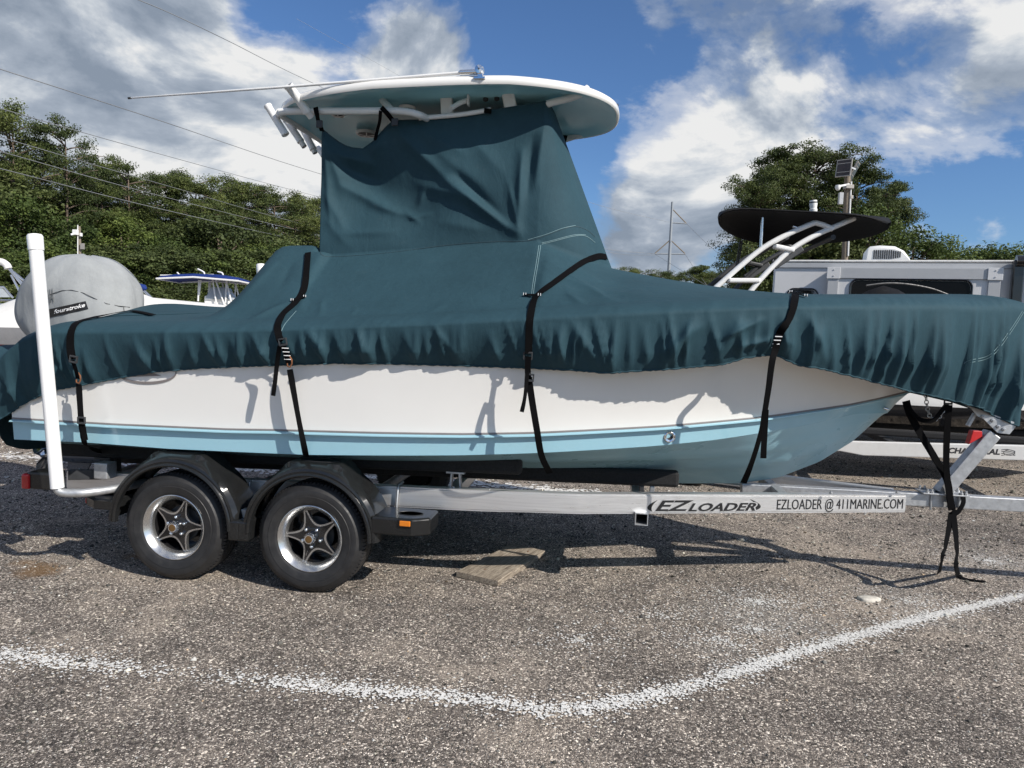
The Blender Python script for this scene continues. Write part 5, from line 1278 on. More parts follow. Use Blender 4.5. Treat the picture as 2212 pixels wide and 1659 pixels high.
# ------------------------------------------------------------------ black wake boat with white tower
def wake_boat():
    Yb = 8.3; o = at(1900, 980, Yb); rz = -R(8)
    r = empty('wake_boat', (o.x, o.y, 0), rz, 'black hulled boat with a white tower and black bimini behind the bow', 'boat')
    def P(px, py, Y): return rel(r, [at(px, py, Y)])[0]
    # hull loft along local x (bow to the right)
    rowsA, rowsB, rowsC = [], [], []
    def sec(x):
        t = clamp01((x-.2)/(4.1-.2)); hb = 1.15*(1-t**2.4); shr = 1.50+.10*t; return hb, shr
    xs = [float(x) for x in np.linspace(-3.2, 4.05, 40)]; vc = 1.25
    for s_ in (1, -1):
        A_, B_, C_ = [], [], []
        for x in xs:
            hb, shr = sec(x); lift = .45*clamp01((x-1.5)/2.6)**2
            q = lambda k, z: (x, vc-s_*hb*k, z)
            A_.append([q(.96, shr), q(1.0, shr-.06), q(.99, 1.16+lift*.5)]); B_.append([q(.99, 1.158+lift*.5), q(.985, 1.05+lift*.6), q(.975, 1.0+lift*.6)])
            C_.append([q(.975, .998+lift*.6), q(.95, .86+lift*.8), q(.86, .76+lift), q(.45, .68+lift), q(0, .60+lift*1.1)])
        part(MB().rings(A_, False, wrap=False), 'hull_side', 'black_gel', r, smooth=30); part(MB().rings(B_, False, wrap=False), 'hull_stripe', 'gel_white', r, smooth=30); part(MB().rings(C_, False, wrap=False), 'hull_bottom', 'black_gel', r, smooth=30)
    # black mooring cover with a ridge
    rows = []
    pk = P(1933, 614, Yb+.9)
    for x in xs:
        hb, shr = sec(x); d = abs(x-pk.x); ridge = shr+.25+(pk.z-shr-.25)*math.exp(-(d/.9)**1.6)
        rows.append([(x, vc-hb*.99, shr-.02)]+[(x, vc-hb*k, shr+(ridge-shr)*(1-abs(k))**.8+.01*math.sin(x*7+k*9)) for k in (.8, .5, .2, 0, -.2, -.5, -.8)]+[(x, vc+hb*.99, shr-.02)])
    part(MB().rings(rows, False, wrap=False), 'mooring_cover', 'black_canvas', r, smooth=60)
    # tower: two white legs with rungs, darker far pair
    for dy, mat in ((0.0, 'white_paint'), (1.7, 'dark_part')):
        off = Vector((.0, dy, 0))
        outer = spline([P(1540, 627, 8.0)+off, P(1600, 574, 8.0)+off, P(1652, 533, 8.0)+off, P(1710, 502, 8.0)+off, P(1760, 481, 8.0)+off], 6)
        inner_ = spline([P(1616, 635, 8.0)+off, P(1655, 590, 8.0)+off, P(1704, 543, 8.0)+off, P(1752, 513, 8.0)+off, P(1800, 491, 8.0)+off, P(1846, 471, 8.0)+off], 6)
        leg = part(MB().tube(outer, .030, 12), 'tower_leg', mat, r, smooth=40); part(MB().tube(inner_, .030, 12), 'tower_leg', mat, r, smooth=40)
        part(MB().tube(spline([outer[-1], P(1778, 486, 8.0)+off, P(1799, 495, 8.0)+off], 4), .030, 12), 'tower_leg', mat, r, smooth=40)
        for a, b_ in ((P(1572, 606, 8.0), P(1640, 606, 8.0)), (P(1672, 532, 8.0), P(1714, 541, 8.0))):
            part(MB().bar(a+off, b_+off, .05, .10, (0, 1, 0)), 'tower_rung', mat, r, bevel=.015)
        part(MB().bar(inner_[8], inner_[8]+Vector((0, .0, .0))+Vector((.3, .05, .22)), .03, .10), 'tower_board_rack', 'dark_part', r, bevel=.01)
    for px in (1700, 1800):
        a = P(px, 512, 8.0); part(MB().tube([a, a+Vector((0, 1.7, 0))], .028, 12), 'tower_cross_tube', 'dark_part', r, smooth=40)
    # bimini
    up = [(1549, 480), (1555, 462), (1575, 454), (1611, 453), (1660, 456), (1724, 461), (1790, 462), (1850, 466), (1890, 473), (1925, 490)]
    dn = [(1549, 484), (1556, 500), (1580, 512), (1605, 521), (1640, 534), (1690, 533), (1770, 531), (1840, 529), (1900, 512), (1927, 496)]
    rows = []
    for (a, b_) in zip(up, dn):
        A_ = P(*a, 7.8); B_ = P(*b_, 9.3); rows.append([A_.lerp(B_, t)+Vector((0, 0, .10*math.sin(math.pi*t))) for t in np.linspace(0, 1, 9)]+[A_.lerp(B_, t)+Vector((0, 0, .10*math.sin(math.pi*t)+.035)) for t in np.linspace(1, 0, 9)])
    rows = [[sum((rows[max(0, min(len(rows)-1, i+k))][j]*w for k, w in ((-1, .25), (0, .5), (1, .25))), Vector()) for j in range(18)] if 0 < i < len(rows)-1 else rows[i] for i in range(len(rows))]
    bim = part(MB().rings(rows, True), 'bimini', 'black_canvas', r, smooth=70, sub=1)
    part(MB().tube([P(1757, 463, 8.5), P(1757, 452, 8.5), P(1757, 451, 8.5), P(1757, 441, 8.5), P(1757, 433, 8.5)], [.040, .045, .036, .045, .040], 14), 'anchor_light', 'plastic_white', r, smooth=40)
    part(MB().tube([P(1757, 439, 8.5), P(1757, 436.5, 8.5)], .047, 14), 'light_band', 'dark_part', r, smooth=40)
    part(MB().tube([P(1647, 470, 8.0), P(1645, 505, 8.0), P(1643, 540, 8.0)], .016, 10), 'bimini_strut', 'steel_tube', r, smooth=40)
    part(MB().tube([P(1712, 489, 8.0), P(1728, 494, 8.0)], .016, 10), 'bimini_strut', 'steel_tube', r, smooth=40)
    for px in (1600, 1596): part(MB().tube([P(px+3, 520, 9.2), P(px-7, 580, 9.2)], .010, 8), 'bimini_strut', 'dark_part', r, smooth=40)
    # hull white arc inside the cover: windscreen edge
    part(MB().tube(spline([P(1871, 617, 10.2), P(1915, 612, 10.2), P(1960, 614, 10.2), P(2010, 623, 10.2), P(2049, 637, 10.2)], 6), .014, 8), 'windscreen_rim', 'dark_part', r, smooth=40)
wake_boat()
def wake_trailer():
    a, b_ = at(1812, 964, 7.75), at(2290, 977, 7.25); rz = math.atan2(b_.y-a.y, b_.x-a.x)
    r = empty('white_boat_trailer', (a.x, a.y, 0), rz, 'white boat trailer with dark lettering under the black hulled boat', 'trailer')
    A = rel(r, [a])[0]; B = rel(r, [b_])[0]
    poly = [(-2.0, .055), (3.4, .06), (3.4, -.10), (.25, -.095), (.02, -.055), (-2.0, -.06)]
    zz_ = lambda x: A.z+(B.z-A.z)*(x-A.x)/(B.x-A.x)
    part(MB().prism([(x, zz_(x)+dz) for x, dz in poly], (0, .0, 0), (1, 0, 0), (0, 0, 1), -.07), 'side_beam', 'white_trailer', r, bevel=.008)
    part(MB().prism([(x, zz_(x)+dz) for x, dz in poly], (0, 2.0, 0), (1, 0, 0), (0, 0, 1), -.07), 'side_beam', 'white_trailer', r, bevel=.008)
    for x in (-1.5, .6, 2.6): part(MB().bar((x, .03, zz_(x)), (x, 1.95, zz_(x)), .07, .07), 'crossmember', 'dark_part', r)
    for y, in ((.55,), (1.4,)): part(MB().bar((-1.8, y, zz_(0)+.12), (2.6, y, zz_(0)+.14), .1, .08), 'bunk', 'carpet', r, bevel=.02)
    for x in (-1.55, -.75):
        for y in (-.02, 2.02): part(MB().lathe([(.18, -.1), (.30, -.11), (.33, -.06), (.33, .06), (.30, .11), (.18, .1)], (x, y+(.0), .33), (0, 1, 0), 28), 'wheel', 'rubber', r, smooth=40)
    def bh(px, py, off):
        n = Vector((math.sin(rz), -math.cos(rz), 0)); o = Vector((a.x, a.y, 0))+n*off; d = Vector(ray(px, py)); t = (o-Vector(C0)).dot(n)/d.dot(n)
        return rel(r, [Vector(C0)+d*t])[0], Vector((0, -1, 0))
    m = simple('faded_black_print', (.03, .03, .032), .5)
    text_on(bh, 'lettering', 'CHAPARRAL', m, r, 2048, 978.5, 2160, 982, 11.5, .004, .2, off=.078)
    for k in range(4):
        p = [bh(2163+x, 972+k*3+y, .078)[0] for x, y in ((0, k), (14, -1+k*.6), (30, 3))]
        part(MB().tube(spline(p, 5), .004, 6), 'logo_stripe', m, r, smooth=40)
    p = [bh(2180+12*math.cos(t), 978+6*math.sin(t), .078)[0] for t in np.linspace(0, 6.283, 20, endpoint=False)]; part(MB().tube(p, .003, 6, closed=True), 'logo_ring', m, r, smooth=40)
wake_trailer()

# ------------------------------------------------------------------ boats on the left
def wrapped_boat():
    o = at(250, 700, 10.5); r = empty('wrapped_boat', (o.x, o.y, 0), -R(4), 'boat wrapped in white canvas behind the outboard motor, red hull below', 'boat')
    ridge = [(-420, 700), (-150, 676), (0, 667), (30, 652), (63, 637), (110, 612), (170, 600), (230, 603), (290, 628), (330, 643), (400, 650), (470, 657), (525, 664), (560, 680), (575, 705)]
    rows, sk, hl = [], [], []
    for i, (px, py) in enumerate(ridge):
        c = rel(r, [at(px, py, 10.5)])[0]; end = clamp01((575-px)/180)**.45; hb = 1.15*end+.03
        zs = 1.64+(.02*i); zs = rel(r, [at(px, 711+(px/60), 9.4)])[0].z
        x = c.x; vc = c.y; zr = max(c.z, zs+.02)
        rows.append([(x, vc-hb*k, zs+(zr-zs)*(1-k**1.25)) for k in (1, .85, .65, .45, .25, .1, 0)]+[(x, vc+hb*k, zs+(zr-zs)*(1-k**1.25)) for k in (.1, .25, .45, .65, .85, 1)])
        sk.append([(x, vc-hb*1.005, zs+.005), (x, vc-hb*1.01, zs-.1), (x, vc-hb*.99, zs-.22)]); hl.append([(x, vc-hb*.985, zs-.19), (x, vc-hb*.94, zs-.55), (x, vc-hb*.6, .62), (x, vc, .5), (x, vc+hb*.94, zs-.55), (x, vc+hb, zs)])
    part(MB().rings(rows, False, wrap=False), 'canvas_wrap', 'wrap_white', r, smooth=60); part(MB().rings(sk, False, wrap=False), 'canvas_skirt', 'wrap_grey', r, smooth=60); part(MB().rings(hl, False, wrap=False), 'hull', 'red_gel', r, smooth=40)
    q = rel(r, [at(36, 698, 9.6)])[0]; part(MB().box(q, (.10, .02, .025)), 'vent_flap', 'dark_part', r)
    a, b_ = (rel(r, [at(*p)])[0] for p in ((286, 616, 11.2), (312, 622, 11.2)))
    part(MB().tube([a-Vector((.1, 0, -.02)), a, b_, b_+Vector((.03, 0, -.02))], [.03, .06, .05, .02], 12), 'folded_bimini', 'blue_canvas', r, smooth=40)
    for c in ((303, 622, 325, 644), (309, 624, 331, 646)):
        p = [rel(r, [at(c[0], c[1], 11.2)])[0], rel(r, [at(c[2], c[3], 11.2)])[0]]; part(MB().tube(p, .012, 8), 'bimini_leg', 'steel_tube', r, smooth=40)
    part(MB().bar((-2.5, 0, .45), (2.0, 0, .45), .1, .14), 'trailer_beam', 'galv', r)
wrapped_boat()
def bowrider():
    o = at(-40, 700, 14.5); r = empty('white_runabout', (o.x, o.y, 0), -R(5), 'white runabout with a silver folding frame at the far left edge', 'boat')
    P = lambda px, py, Y=14.5: rel(r, [at(px, py, Y)])[0]
    a, b_ = P(-400, 660), P(62, 660); rows = []
    for t in np.linspace(0, 1, 12):
        x = a.x+(b_.x-a.x)*t; hb = 1.1*(1-max(0, t-.6)**2*3); z = a.z
        rows.append([(x, .0-hb*.8, .6), (x, -hb, z-.4), (x, -hb*.97, z+.08), (x, -hb*.8, z+.17), (x, 0, z+.2), (x, hb*.8, z+.17), (x, hb, z-.4), (x, hb*.8, .6)])
    part(MB().rings(rows, True, wrap=True), 'hull', 'gel_white', r, smooth=40)
    part(MB().add([P(-40, 642), P(-20, 622), P(5, 622), P(26, 642), P(26, 642, 15.6), P(5, 622, 15.6), P(-20, 622, 15.6), P(-40, 642, 15.6)], [(0, 1, 2, 3), (3, 2, 5, 4), (4, 5, 6, 7), (1, 6, 5, 2)]), 'windscreen', 'clear_screen', r)
    part(MB().tube([P(-60, 640), P(-38, 620), P(8, 620), P(28, 643)], .02, 8), 'windscreen_frame', 'steel_tube', r, smooth=40)
    part(MB().tube(spline([P(-30, 568), P(0, 565), P(14, 572), P(18, 580)], 4), .07, 10), 'folded_top', 'wrap_white', r, smooth=40)
    for p, q in (((14, 574), (64, 636)), ((20, 578), (66, 632)), ((24, 594), (48, 640)), ((30, 588), (52, 606))): part(MB().tube([P(*p), P(*q)], .022, 8), 'frame_tube', 'steel_tube', r, smooth=40)
    for z in (648, 657, 666): part(MB().tube([P(-40, z, 13.3), P(32, z+1, 13.3)], .018, 8), 'rail', 'steel_tube', r, smooth=40)
    part(MB().bar((a.x, 0, .45), (b_.x, 0, .45), .8, .3), 'trailer_frame', 'galv', r)
bowrider()
def ttop_boat():
    Y = 27; o = at(450, 700, Y); r = empty('t_top_boat', (o.x, o.y, 0), R(3), 'small white boat with a blue canvas T-top in front of the trees', 'boat')
    P = lambda px, py, dY=0: rel(r, [at(px, py, Y+dY)])[0]
    rows = []
    for px, yt, yb in ((362, 605, 607), (372, 600.5, 604), (400, 597, 602), (440, 595.5, 601), (480, 597, 602), (515, 603, 606), (535, 609, 610)):
        A, B = P(px, yt), P(px, yb); rows.append([A+Vector((0, d, 0)) for d in (-.95, 0, .95)]+[B+Vector((0, d, -.02)) for d in (1.0, 0, -1.0)])
    rows = [[p+Vector((0, 0, .06 if j == 1 else 0)) for j, p in enumerate(rr)] for rr in rows]
    part(MB().rings(rows, True), 'canopy', 'blue_canvas', r, smooth=50)
    fr = [P(364, 606)+Vector((0, -1, 0)), P(440, 603)+Vector((0, -1, 0)), P(534, 611)+Vector((0, -1, 0)), P(534, 611)+Vector((0, 1, 0)), P(440, 603)+Vector((0, 1, 0)), P(364, 606)+Vector((0, 1, 0))]
    part(MB().tube(fr, .035, 8, closed=True), 'canopy_frame', 'white_paint', r, smooth=40)
    for p, q in (((441, 607), (439, 652)), ((445, 607), (441, 640)), ((470, 606), (478, 660)), ((476, 606), (494, 658)), ((499, 609), (511, 662)), ((499, 609), (497, 655))):
        for dy in (-.5, .5): part(MB().tube([P(*p)+Vector((0, dy, 0)), P(*q)+Vector((0, dy, 0))], .03, 8), 'frame_leg', 'white_paint', r, smooth=40)
    part(MB().add([P(452, 648)+Vector((0, -.45, 0)), P(464, 622)+Vector((0, -.35, 0)), P(492, 622)+Vector((0, -.35, 0)), P(504, 648)+Vector((0, -.45, 0)), P(504, 648)+Vector((0, .45, 0)), P(492, 622)+Vector((0, .35, 0)), P(464, 622)+Vector((0, .35, 0)), P(452, 648)+Vector((0, .45, 0))], [(0, 1, 2, 3), (3, 2, 5, 4), (4, 5, 6, 7), (7, 6, 1, 0), (1, 6, 5, 2)]), 'windscreen', 'clear_screen', r)
    for p in (((442, 596), (440, 588), (427, 581)), ((482, 597), (480, 590), (470, 587)), ((392, 598), (384, 590), (383, 588))): part(MB().tube(spline([P(*q) for q in p], 4), .03, 8), 'rod_holder', 'white_paint', r, smooth=40)
    part(MB().tube([P(346, 594.5), P(462, 593)], .02, 6), 'outrigger', 'white_paint', r, smooth=40)
    rows = []
    for t in np.linspace(0, 1, 14):
        px = 300+t*230; A = P(px, 655+6*t); hb = 1.05*(1-max(0, t-.5)**2*3.2); rows.append([(A.x, -hb*.6, .7), (A.x, -hb*.9, A.z-.7), (A.x, -hb, A.z), (A.x, 0, A.z+.05), (A.x, hb, A.z), (A.x, hb*.9, A.z-.7), (A.x, hb*.6, .7)])
    part(MB().rings(rows, True), 'hull', 'gel_white', r, smooth=40)
    c = P(475, 652); part(MB().box((c.x, 0, c.z-.05), (.9, .8, .5)), 'console', 'gel_white', r, bevel=.05)
    part(MB().bar((rows[0][0][0], 0, .5), (rows[-1][0][0], 0, .5), 1.2, .3), 'trailer_frame', 'galv', r)
ttop_boat()
o = at(541, 648, 20); r = empty('small_boat', (o.x, o.y, 0), 0, 'small white boat deck with an upright rod beside the cover hump', 'boat')
P = lambda px, py: rel(r, [at(px, py, 20)])[0]
part(MB().rings([[p+Vector((0, d, 0)) for p in (P(534, 641.5), P(552, 642.5), P(550, 649), P(541, 650))] for d in (0, .8)], True), 'deck', 'gel_white', r, bevel=.02); part(MB().tube([P(546, 642), P(548, 626)], .02, 8), 'rod', 'white_paint', r, smooth=40)
c = P(543, 650); part(MB().box((c.x, .4, c.z/2), (.25, .6, c.z)), 'pedestal', 'gel_white', r)

# ------------------------------------------------------------------ poles, tower, wires
def upole(name, label, top, bot, Y, rad, cat='utility pole'):
    T, B = at(*top, Y), at(*bot, Y); d = (B-T); B = T+d*(T.z/(T.z-B.z)) if T.z != B.z else B
    r = empty(name, (B.x, B.y, 0), 0, label, cat); part(MB().tube(rel(r, [B-Vector((0, 0, .3)), B.lerp(T, .5), T]), [rad*1.25, rad*1.1, rad], 14), 'pole', 'pole_wood', r, smooth=40); return r, (lambda px, py, dY=0.0: rel(r, [at(px, py, Y+dY)])[0])
r, P = upole('utility_pole', 'wooden pole with two solar panels and a camera in front of the big pines', (1832, 347), (1825, 556), 25, .098)
def panel(c, w, h, nrm, roll=0.0):
    n = Vector(nrm).normalized(); ex = Vector((0, 0, 1)).cross(n).normalized(); ey = n.cross(ex); m = Matrix((ex, ey, n)).transposed() @ Matrix.Rotation(roll, 3, 'Z')
    f = MB().box(c, (w, h, .05), m).build('solar_panel', M['panel_frame'], r, bevel=.008); MB().box(Vector(c)+n*.027, (w-.07, h-.07, .01), m).build('panel_cells', M['panel_dark'], f)
    for k in (-.25, .25): MB().box(Vector(c)+n*.034+m @ Vector((0, h*k, 0)), (w-.08, .02, .004), m).build('cell_bar', M['panel_frame'], f)
panel(P(1823, 363, -.3), .50, .62, (-.75, -.9, .25)); panel(P(1845, 369, .3), .50, .62, (.9, -.6, -.5))
part(MB().bar(P(1825, 356), P(1848, 366), .05, .05), 'panel_arm', 'galv', r)
part(MB().tube([P(1839, 392, -.12), P(1835, 470, -.12), P(1832, 553, -.12)], .028, 8), 'conduit', 'plastic_white', r, smooth=40)
part(MB().box(P(1833, 404, -.1), (.27, .25, .13)), 'clamp_box', 'panel_frame', r, bevel=.01); part(MB().bar(P(1834, 398, -.15), P(1813, 402, -.3), .05, .06), 'camera_arm', 'plastic_white', r)
part(MB().lathe([(.02, .10), (.085, .09), (.09, .02), (.075, -.04), (.045, -.08), (.002, -.095)], P(1810, 406, -.3), (0, 0, 1), 18), 'camera_dome', 'plastic_white', r, smooth=40)
part(MB().box(P(1816, 429, -.2), (.14, .12, .40)), 'junction_box', 'rv_trim', r, bevel=.01); part(MB().box(P(1839, 426, -.1), (.10, .1, .12)), 'small_box', 'panel_frame', r, bevel=.01)
part(MB().tube(spline([P(1838, 402, -.1), P(1845, 410, -.1), P(1842, 420, -.1)], 5), .012, 6), 'cable', 'dark_part', r, smooth=40)
r, P = upole('utility_pole', 'slim wooden pole with a white camera box in front of the left woods', (171, 489), (173, 556), 30, .055)
part(MB().box(P(163, 502, -.2), (.20, .15, .22)), 'camera_box', 'plastic_white', r, bevel=.02); part(MB().tube([P(160, 505, -.3), P(153, 507, -.4)], .04, 10), 'camera', 'plastic_white', r, smooth=40)
part(MB().tube([P(168, 486, -.1), P(168, 555, -.1)], .02, 8), 'conduit', 'plastic_white', r, smooth=40); part(MB().box(P(178, 532, -.1), (.16, .05, .24)), 'panel', 'panel_frame', r); part(MB().box(P(175, 507, -.1), (.08, .1, .14)), 'small_box', 'plastic_white', r, bevel=.01)
def tower():
    Y = 130.; T = at(1452.5, 436, Y); B = at(1443, 620, Y); B = T+(B-T)*(T.z/(T.z-B.z))
    r = empty('transmission_tower', (B.x, B.y, 0), 0, 'grey steel transmission pole with angled crossarms beyond the cover', 'transmission tower'); P = lambda px, py: rel(r, [at(px, py, Y)])[0]
    part(MB().tube(rel(r, [B, T]), [.42, .21], 14), 'pole', 'tower_steel', r, smooth=40)
    for a, b_ in (((1452, 481), (1483, 483)), ((1415, 548), (1480, 549))): part(MB().tube([P(*a), P(*b_)], .12, 8), 'crossarm', 'tower_steel', r, smooth=40)
    for a, b_ in (((1453, 452), (1483, 483)), ((1447, 519), (1415, 547)), ((1449, 519), (1480, 548))): part(MB().tube([P(*a), P(*b_)], .10, 6), 'insulator', 'pole_wood', r, smooth=40)
tower()
WIRES = [([(-60, -120, 22), (300, 0, 34), (480, 82, 44), (660, 172, 60), (900, 280, 80), (1255, 431, 115), (1445, 480, 130)], 'thick power line crossing the sky above the hardtop', .022),
         ([(-80, 122, 24), (0, 149, 26), (350, 262, 38), (700, 378, 58), (1050, 478, 90), (1300, 537, 118), (1415, 548, 130)], 'power line reaching behind the middle of the curtain', .020),
         ([(-80, 205, 26), (0, 234, 28), (350, 334, 42), (697, 427, 66), (1000, 500, 100), (1415, 549, 130)], 'power line just above the left treetops', .017),
         ([(-80, 272, 26), (0, 296, 28), (350, 398, 42), (692, 493, 64), (1000, 560, 100)], 'upper of the three power lines in front of the left woods', .015),
         ([(-80, 306, 26), (0, 327, 28), (350, 424, 42), (690, 508, 64), (1000, 575, 100)], 'middle of the three power lines in front of the left woods', .015),
         ([(-80, 345, 26), (0, 364, 28), (350, 452, 42), (690, 528, 64), (1000, 590, 100)], 'lowest of the three power lines in front of the left woods', .015),
         ([(640, 40, 60), (860, 162, 70), (1000, 240, 80)], 'thin power line above the hardtop between the clouds', .010),
         ([(1483, 483, 130), (1520, 520, 118), (1560, 555, 108), (1620, 610, 95)], 'power line falling from the upper crossarm toward the pines', .03),
         ([(1415, 549, 130), (1470, 583, 118), (1540, 625, 105)], 'power line falling from the left end of the lower crossarm', .03), ([(1480, 549, 130), (1500, 580, 120), (1530, 620, 110)], 'power line falling from the right end of the lower crossarm', .03),
         ([(1290, 540, 118), (1350, 550, 124), (1415, 551, 130)], 'short power line meeting the lower crossarm from the left', .025)]
for pts, lab, rad in WIRES:
    p = spline([at(*q) for q in pts], 8); b = MB(); b.tube(p, rad, 6); tag(b.build('power_line', M['wire'], None, 60), lab, 'power line', 'overhead power lines')

# ------------------------------------------------------------------ trees
def leaf_mat(name, dark, mid, light, sc=.9):
    m, nt, b = new_mat(name); v = coords(nt); oi = nt.nodes.new('ShaderNodeObjectInfo')
    n = noise(nt, v, sc, 4, .6); n2 = noise(nt, v, 7, 3, .7)
    f = math_n(nt, 'ADD', math_n(nt, 'MULTIPLY', n, .6), math_n(nt, 'MULTIPLY', n2, .4)); f = math_n(nt, 'ADD', f, math_n(nt, 'MULTIPLY', math_n(nt, 'SUBTRACT', oi.outputs['Random'], .5), .14))
    nt.links.new(ramp(nt, f, [(.34, dark), (.5, mid), (.66, light)]), b.inputs['Base Color']); b.inputs['Roughness'].default_value = .6; b.inputs['Specular IOR Level'].default_value = .25
    tr = nt.nodes.new('ShaderNodeBsdfTranslucent'); nt.links.new(ramp(nt, f, [(.34, dark), (.66, light)]), tr.inputs[0]); mx = nt.nodes.new('ShaderNodeMixShader'); mx.inputs[0].default_value = .22
    nt.links.new(b.outputs[0], mx.inputs[1]); nt.links.new(tr.outputs[0], mx.inputs[2]); nt.links.new(mx.outputs[0], nt.nodes['Material Output'].inputs[0]); return m
M['pine'] = leaf_mat('pine_needles', (.022, .036, .012), (.068, .092, .027), (.165, .19, .055))
M['broad'] = leaf_mat('broad_leaves', (.024, .043, .012), (.076, .110, .028), (.18, .225, .055))
M['olive'] = leaf_mat('olive_leaves', (.026, .039, .014), (.076, .10, .032), (.17, .195, .07))
M['bark'] = simple('pine_bark', (.14, .105, .078), .95, 0, .35, 3, stretch=(3, 3, .6), bumps=(8, .8, .08))
def foliage_mesh(name, clumps, per, leaf, mat, seed):
    g_ = np.random.default_rng(seed); C = np.repeat(np.array([c[:3] for c in clumps]), per, 0); Rd = np.repeat(np.array([c[3:6] for c in clumps]), per, 0); n = len(C)
    d = g_.normal(size=(n, 3)); d /= np.linalg.norm(d, axis=1)[:, None]; rr = g_.random(n)**.42; pos = C+d*Rd*rr[:, None]
    nr = d*.8+g_.normal(size=(n, 3))*.7+np.array([0, 0, .35]); nr /= np.linalg.norm(nr, axis=1)[:, None]
    t = np.cross(nr, g_.normal(size=(n, 3))); t /= np.linalg.norm(t, axis=1)[:, None]; b = np.cross(nr, t)
    s_ = leaf*g_.uniform(.55, 1.3, n)[:, None]; k = g_.uniform(.35, .9, n)[:, None]
    V = np.stack([pos-t*s_, pos+b*s_*k, pos+t*s_, pos-b*s_*k], 1).reshape(-1, 3); F = np.arange(n*4).reshape(-1, 4)
    me = bpy.data.meshes.new(name); me.from_pydata(V.tolist(), [], F.tolist()); me.update(); me.materials.append(M[mat]); return me
def limb(b, a, c, r0, r1, sag_=.1, n=4):
    a, c = Vector(a), Vector(c); pts = [a.lerp(c, i/n)+Vector((0, 0, -sag_*math.sin(math.pi*i/n)*(c-a).length*.3)) for i in range(n+1)]; b.tube(pts, [r0+(r1-r0)*i/n for i in range(n+1)], 6)
def make_pine(seed, h=18., spread=3.6, base=.45, dens=1.0):
    q = random.Random(seed); b = MB(); lean = q.uniform(-.4, .4); b.tube([(lean*(i/6)**2, .2*math.sin(i), h*i/6*.96) for i in range(7)], [.26*(1-i/6*.85) for i in range(7)], 9); clumps = []
    n = int(26*dens)
    for i in range(n):
        t = base+(1-base)*(i+q.random())/n; z = h*t*.97; a = q.random()*6.283; prof = math.sin(math.pi*(.16+.73*(t-base)/(1-base)))**.7; r_ = spread*(.35+.65*q.random())*(.25+.75*prof)
        e = (lean*t*t+math.cos(a)*r_, math.sin(a)*r_, z+r_*q.uniform(.05, .35)); limb(b, (lean*t*t, 0, z-.3), e, .07, .025, -.3)
        for k in range(4):
            f = q.uniform(.45, 1.08); s_ = q.uniform(.45, .95)*(.7+.3*spread/3.6); clumps.append((lean*t*t+math.cos(a+q.uniform(-.35, .35))*r_*f, math.sin(a+q.uniform(-.35, .35))*r_*f, z+r_*.2*f+q.uniform(-.25, .45), s_*1.15, s_*1.15, s_*.55))
    return b, foliage_mesh('crown', clumps, int(170), .082, 'pine', seed)
def make_broad(seed, h=11., spread=3.4, mat='broad', leaf=.095):
    q = random.Random(seed); b = MB(); b.tube([(0, 0, 0), (.1, .05, h*.3), (0, 0, h*.6), (.1, 0, h*.85)], [.2, .16, .10, .03], 8); clumps = []
    for i in range(70):
        t = q.random(); z = h*(.10+.85*t); prof = math.sin(math.pi*(.15+.80*t))**.6; a = q.random()*6.283; r_ = spread*prof*q.random()**.45; s_ = q.uniform(.5, 1.15)
        clumps.append((math.cos(a)*r_, math.sin(a)*r_, z, s_*1.1, s_*1.1, s_*.75))
        if i % 4 == 0: limb(b, (0, 0, z*.75), (math.cos(a)*r_*.9, math.sin(a)*r_*.9, z), .06, .02, -.1)
    return b, foliage_mesh('crown', clumps, 230, leaf, mat, seed)
PROTO = {}
def proto(kind, seed, **kw):
    key = (kind, seed); b, crown = (make_pine if kind == 'pine' else make_broad)(seed, **kw)
    me = bpy.data.meshes.new('trunk'); me.from_pydata([tuple(p) for p in b.v], [], b.f); me.update(); me.polygons.foreach_set('use_smooth', [True]*len(me.polygons)); me.materials.append(M['bark'])
    PROTO[key] = (me, crown, kw.get('h', 18. if kind == 'pine' else 11.)); return key
pines = [proto('pine', 21, spread=4.4, base=.52, dens=1.3), proto('pine', 22, spread=4.6, base=.55, dens=1.2), proto('pine', 23, spread=4.0, base=.5, dens=1.3)]
wide = [proto('pine', 31, h=19., spread=5.2, base=.30, dens=3.8), proto('pine', 32, h=19., spread=4.6, base=.34, dens=3.6)]
broads = [proto('broad', 41), proto('broad', 42, spread=4.0, mat='olive'), proto('broad', 43, spread=2.8, mat='broad'), proto('broad', 44, h=8., spread=3.8, mat='olive')]
def tree(name, key, px, py, Y, label, cat='tree', group=None, sx=1.0):
    me, cr, h = PROTO[key]; top = at(px, py, Y); mid = at(px, (py+720)/2, Y); k = top.z/h
    r = empty(name, (top.x*.6+mid.x*.4, Y, 0), random.random()*6.283, label, cat, group); r.scale = (k*sx, k*sx, k)
    for n_, m_ in (('trunk', me), ('crown', cr)):
        o_ = bpy.data.objects.new(n_, m_); COL.objects.link(o_); o_.parent = r
    return r
LW = 'woods behind the boats on the left'
tree('pine_tree', pines[1], 22, 236, 44, 'tall pine with an open crown at the far left edge', group=LW); tree('pine_tree', pines[0], 146, 268, 45, 'tall pine with a bare trunk standing above the left woods', group=LW, sx=.8)
tree('pine_tree', pines[2], 216, 342, 49, 'round topped pine right of the tall bare-trunked pine', group=LW); tree('pine_tree', pines[0], 283, 352, 52, 'pine whose top stands above the wires left of center in the woods', group=LW)
tops = [(331, 370, 56), (369, 376, 58), (416, 378, 60), (469, 392, 63), (519, 391, 65), (560, 408, 68), (597, 416, 70), (656, 424, 74), (700, 430, 78), (80, 330, 50), (250, 372, 55), (630, 424, 72)]
for i, (px, py, Y) in enumerate(tops): tree('pine_tree', pines[i % 3], px, py, Y, 'round crowned pine along the top of the left woods', group='pines along the top of the left woods', sx=1.15)
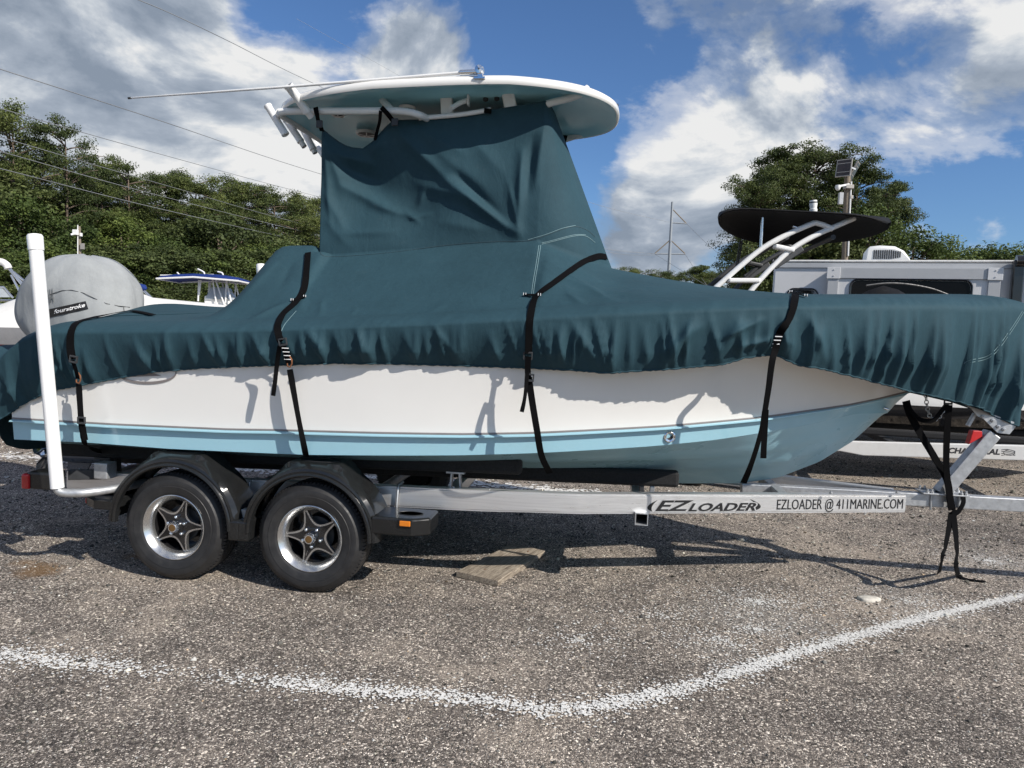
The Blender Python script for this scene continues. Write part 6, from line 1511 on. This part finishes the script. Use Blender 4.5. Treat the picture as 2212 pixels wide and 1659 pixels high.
q = random.Random(3)
for i in range(34):
    px = -60+i*23+q.uniform(-10, 10); Y = 39+px*.028+q.uniform(0, 5); topline = np.interp(px, [-60, 60, 200, 330, 500, 700], [330, 380, 420, 440, 470, 490]); py = topline+q.uniform(-15, 70)
    (tree('pine_tree', pines[i % 3], px, py-10, Y+4, 'pine in the middle height of the left woods', group='pines in the middle of the left woods', sx=1.25) if i % 5 < 3 else tree('broadleaf_tree', broads[i % 4], px, py, Y, 'leafy tree in the lower part of the left woods', group='leafy trees in the lower left woods', sx=1.2))
for i in range(22):
    px = -60+i*35+q.uniform(-10, 10); Y = 36+px*.026; tree('broadleaf_tree', broads[(i*3+1) % 4], px, 545+q.uniform(-25, 30), Y, 'low leafy tree at the foot of the left woods', group='low trees at the foot of the left woods', sx=1.6)
RW = 'pines behind the travel trailer'
tree('pine_tree', wide[0], 1762, 316, 62, 'tallest wide pine behind the black bimini', group=RW); tree('pine_tree', wide[1], 1690, 328, 63, 'wide pine left of the tallest one behind the bimini', group=RW)
tree('pine_tree', wide[1], 1858, 342, 61, 'wide pine directly behind the wooden pole with solar panels', group=RW); tree('pine_tree', wide[0], 1632, 385, 60, 'lower pine at the left end of the pine group', group=RW, sx=.9); tree('pine_tree', wide[1], 1912, 392, 64, 'lower pine at the right end of the pine group', group=RW, sx=.8)
tree('broadleaf_tree', broads[0], 1875, 432, 57, 'bright green leafy tree below the pines beside the wooden pole', sx=.9)
for i, px in enumerate((1640, 1690, 1750, 1800, 1850, 1890)): tree('broadleaf_tree', broads[(i+1) % 4], px, 492+(i*13) % 22, 58, 'leafy tree low under the right pine group', group='leafy trees under the right pines', sx=1.0)
for px, py, Y, lab in ((1974, 486, 58, 'leafy tree right of the pine group above the air conditioner'), (2018, 506, 60, 'lower leafy tree just right of the air conditioner'), (2062, 528, 66, 'low leafy tree above the dark roof vent'), (2112, 522, 68, 'leafy tree above the middle of the travel trailer roof'), (2160, 530, 70, 'low leafy tree near the right edge above the roof'), (2208, 516, 66, 'leafy tree at the right edge of the photo')): tree('broadleaf_tree', broads[int(px) % 4], px, py, Y, lab, sx=1.25)
for i, (px, py) in enumerate(((1336, 577), (1378, 581), (1424, 588), (1462, 590), (1501, 574), (1534, 588), (1560, 584), (1300, 590))): tree('pine_tree', (pines+wide)[i % 5], px, py, 105+i*3, 'distant pine beyond the transmission tower', group='distant pines beyond the tower', sx=1.25)
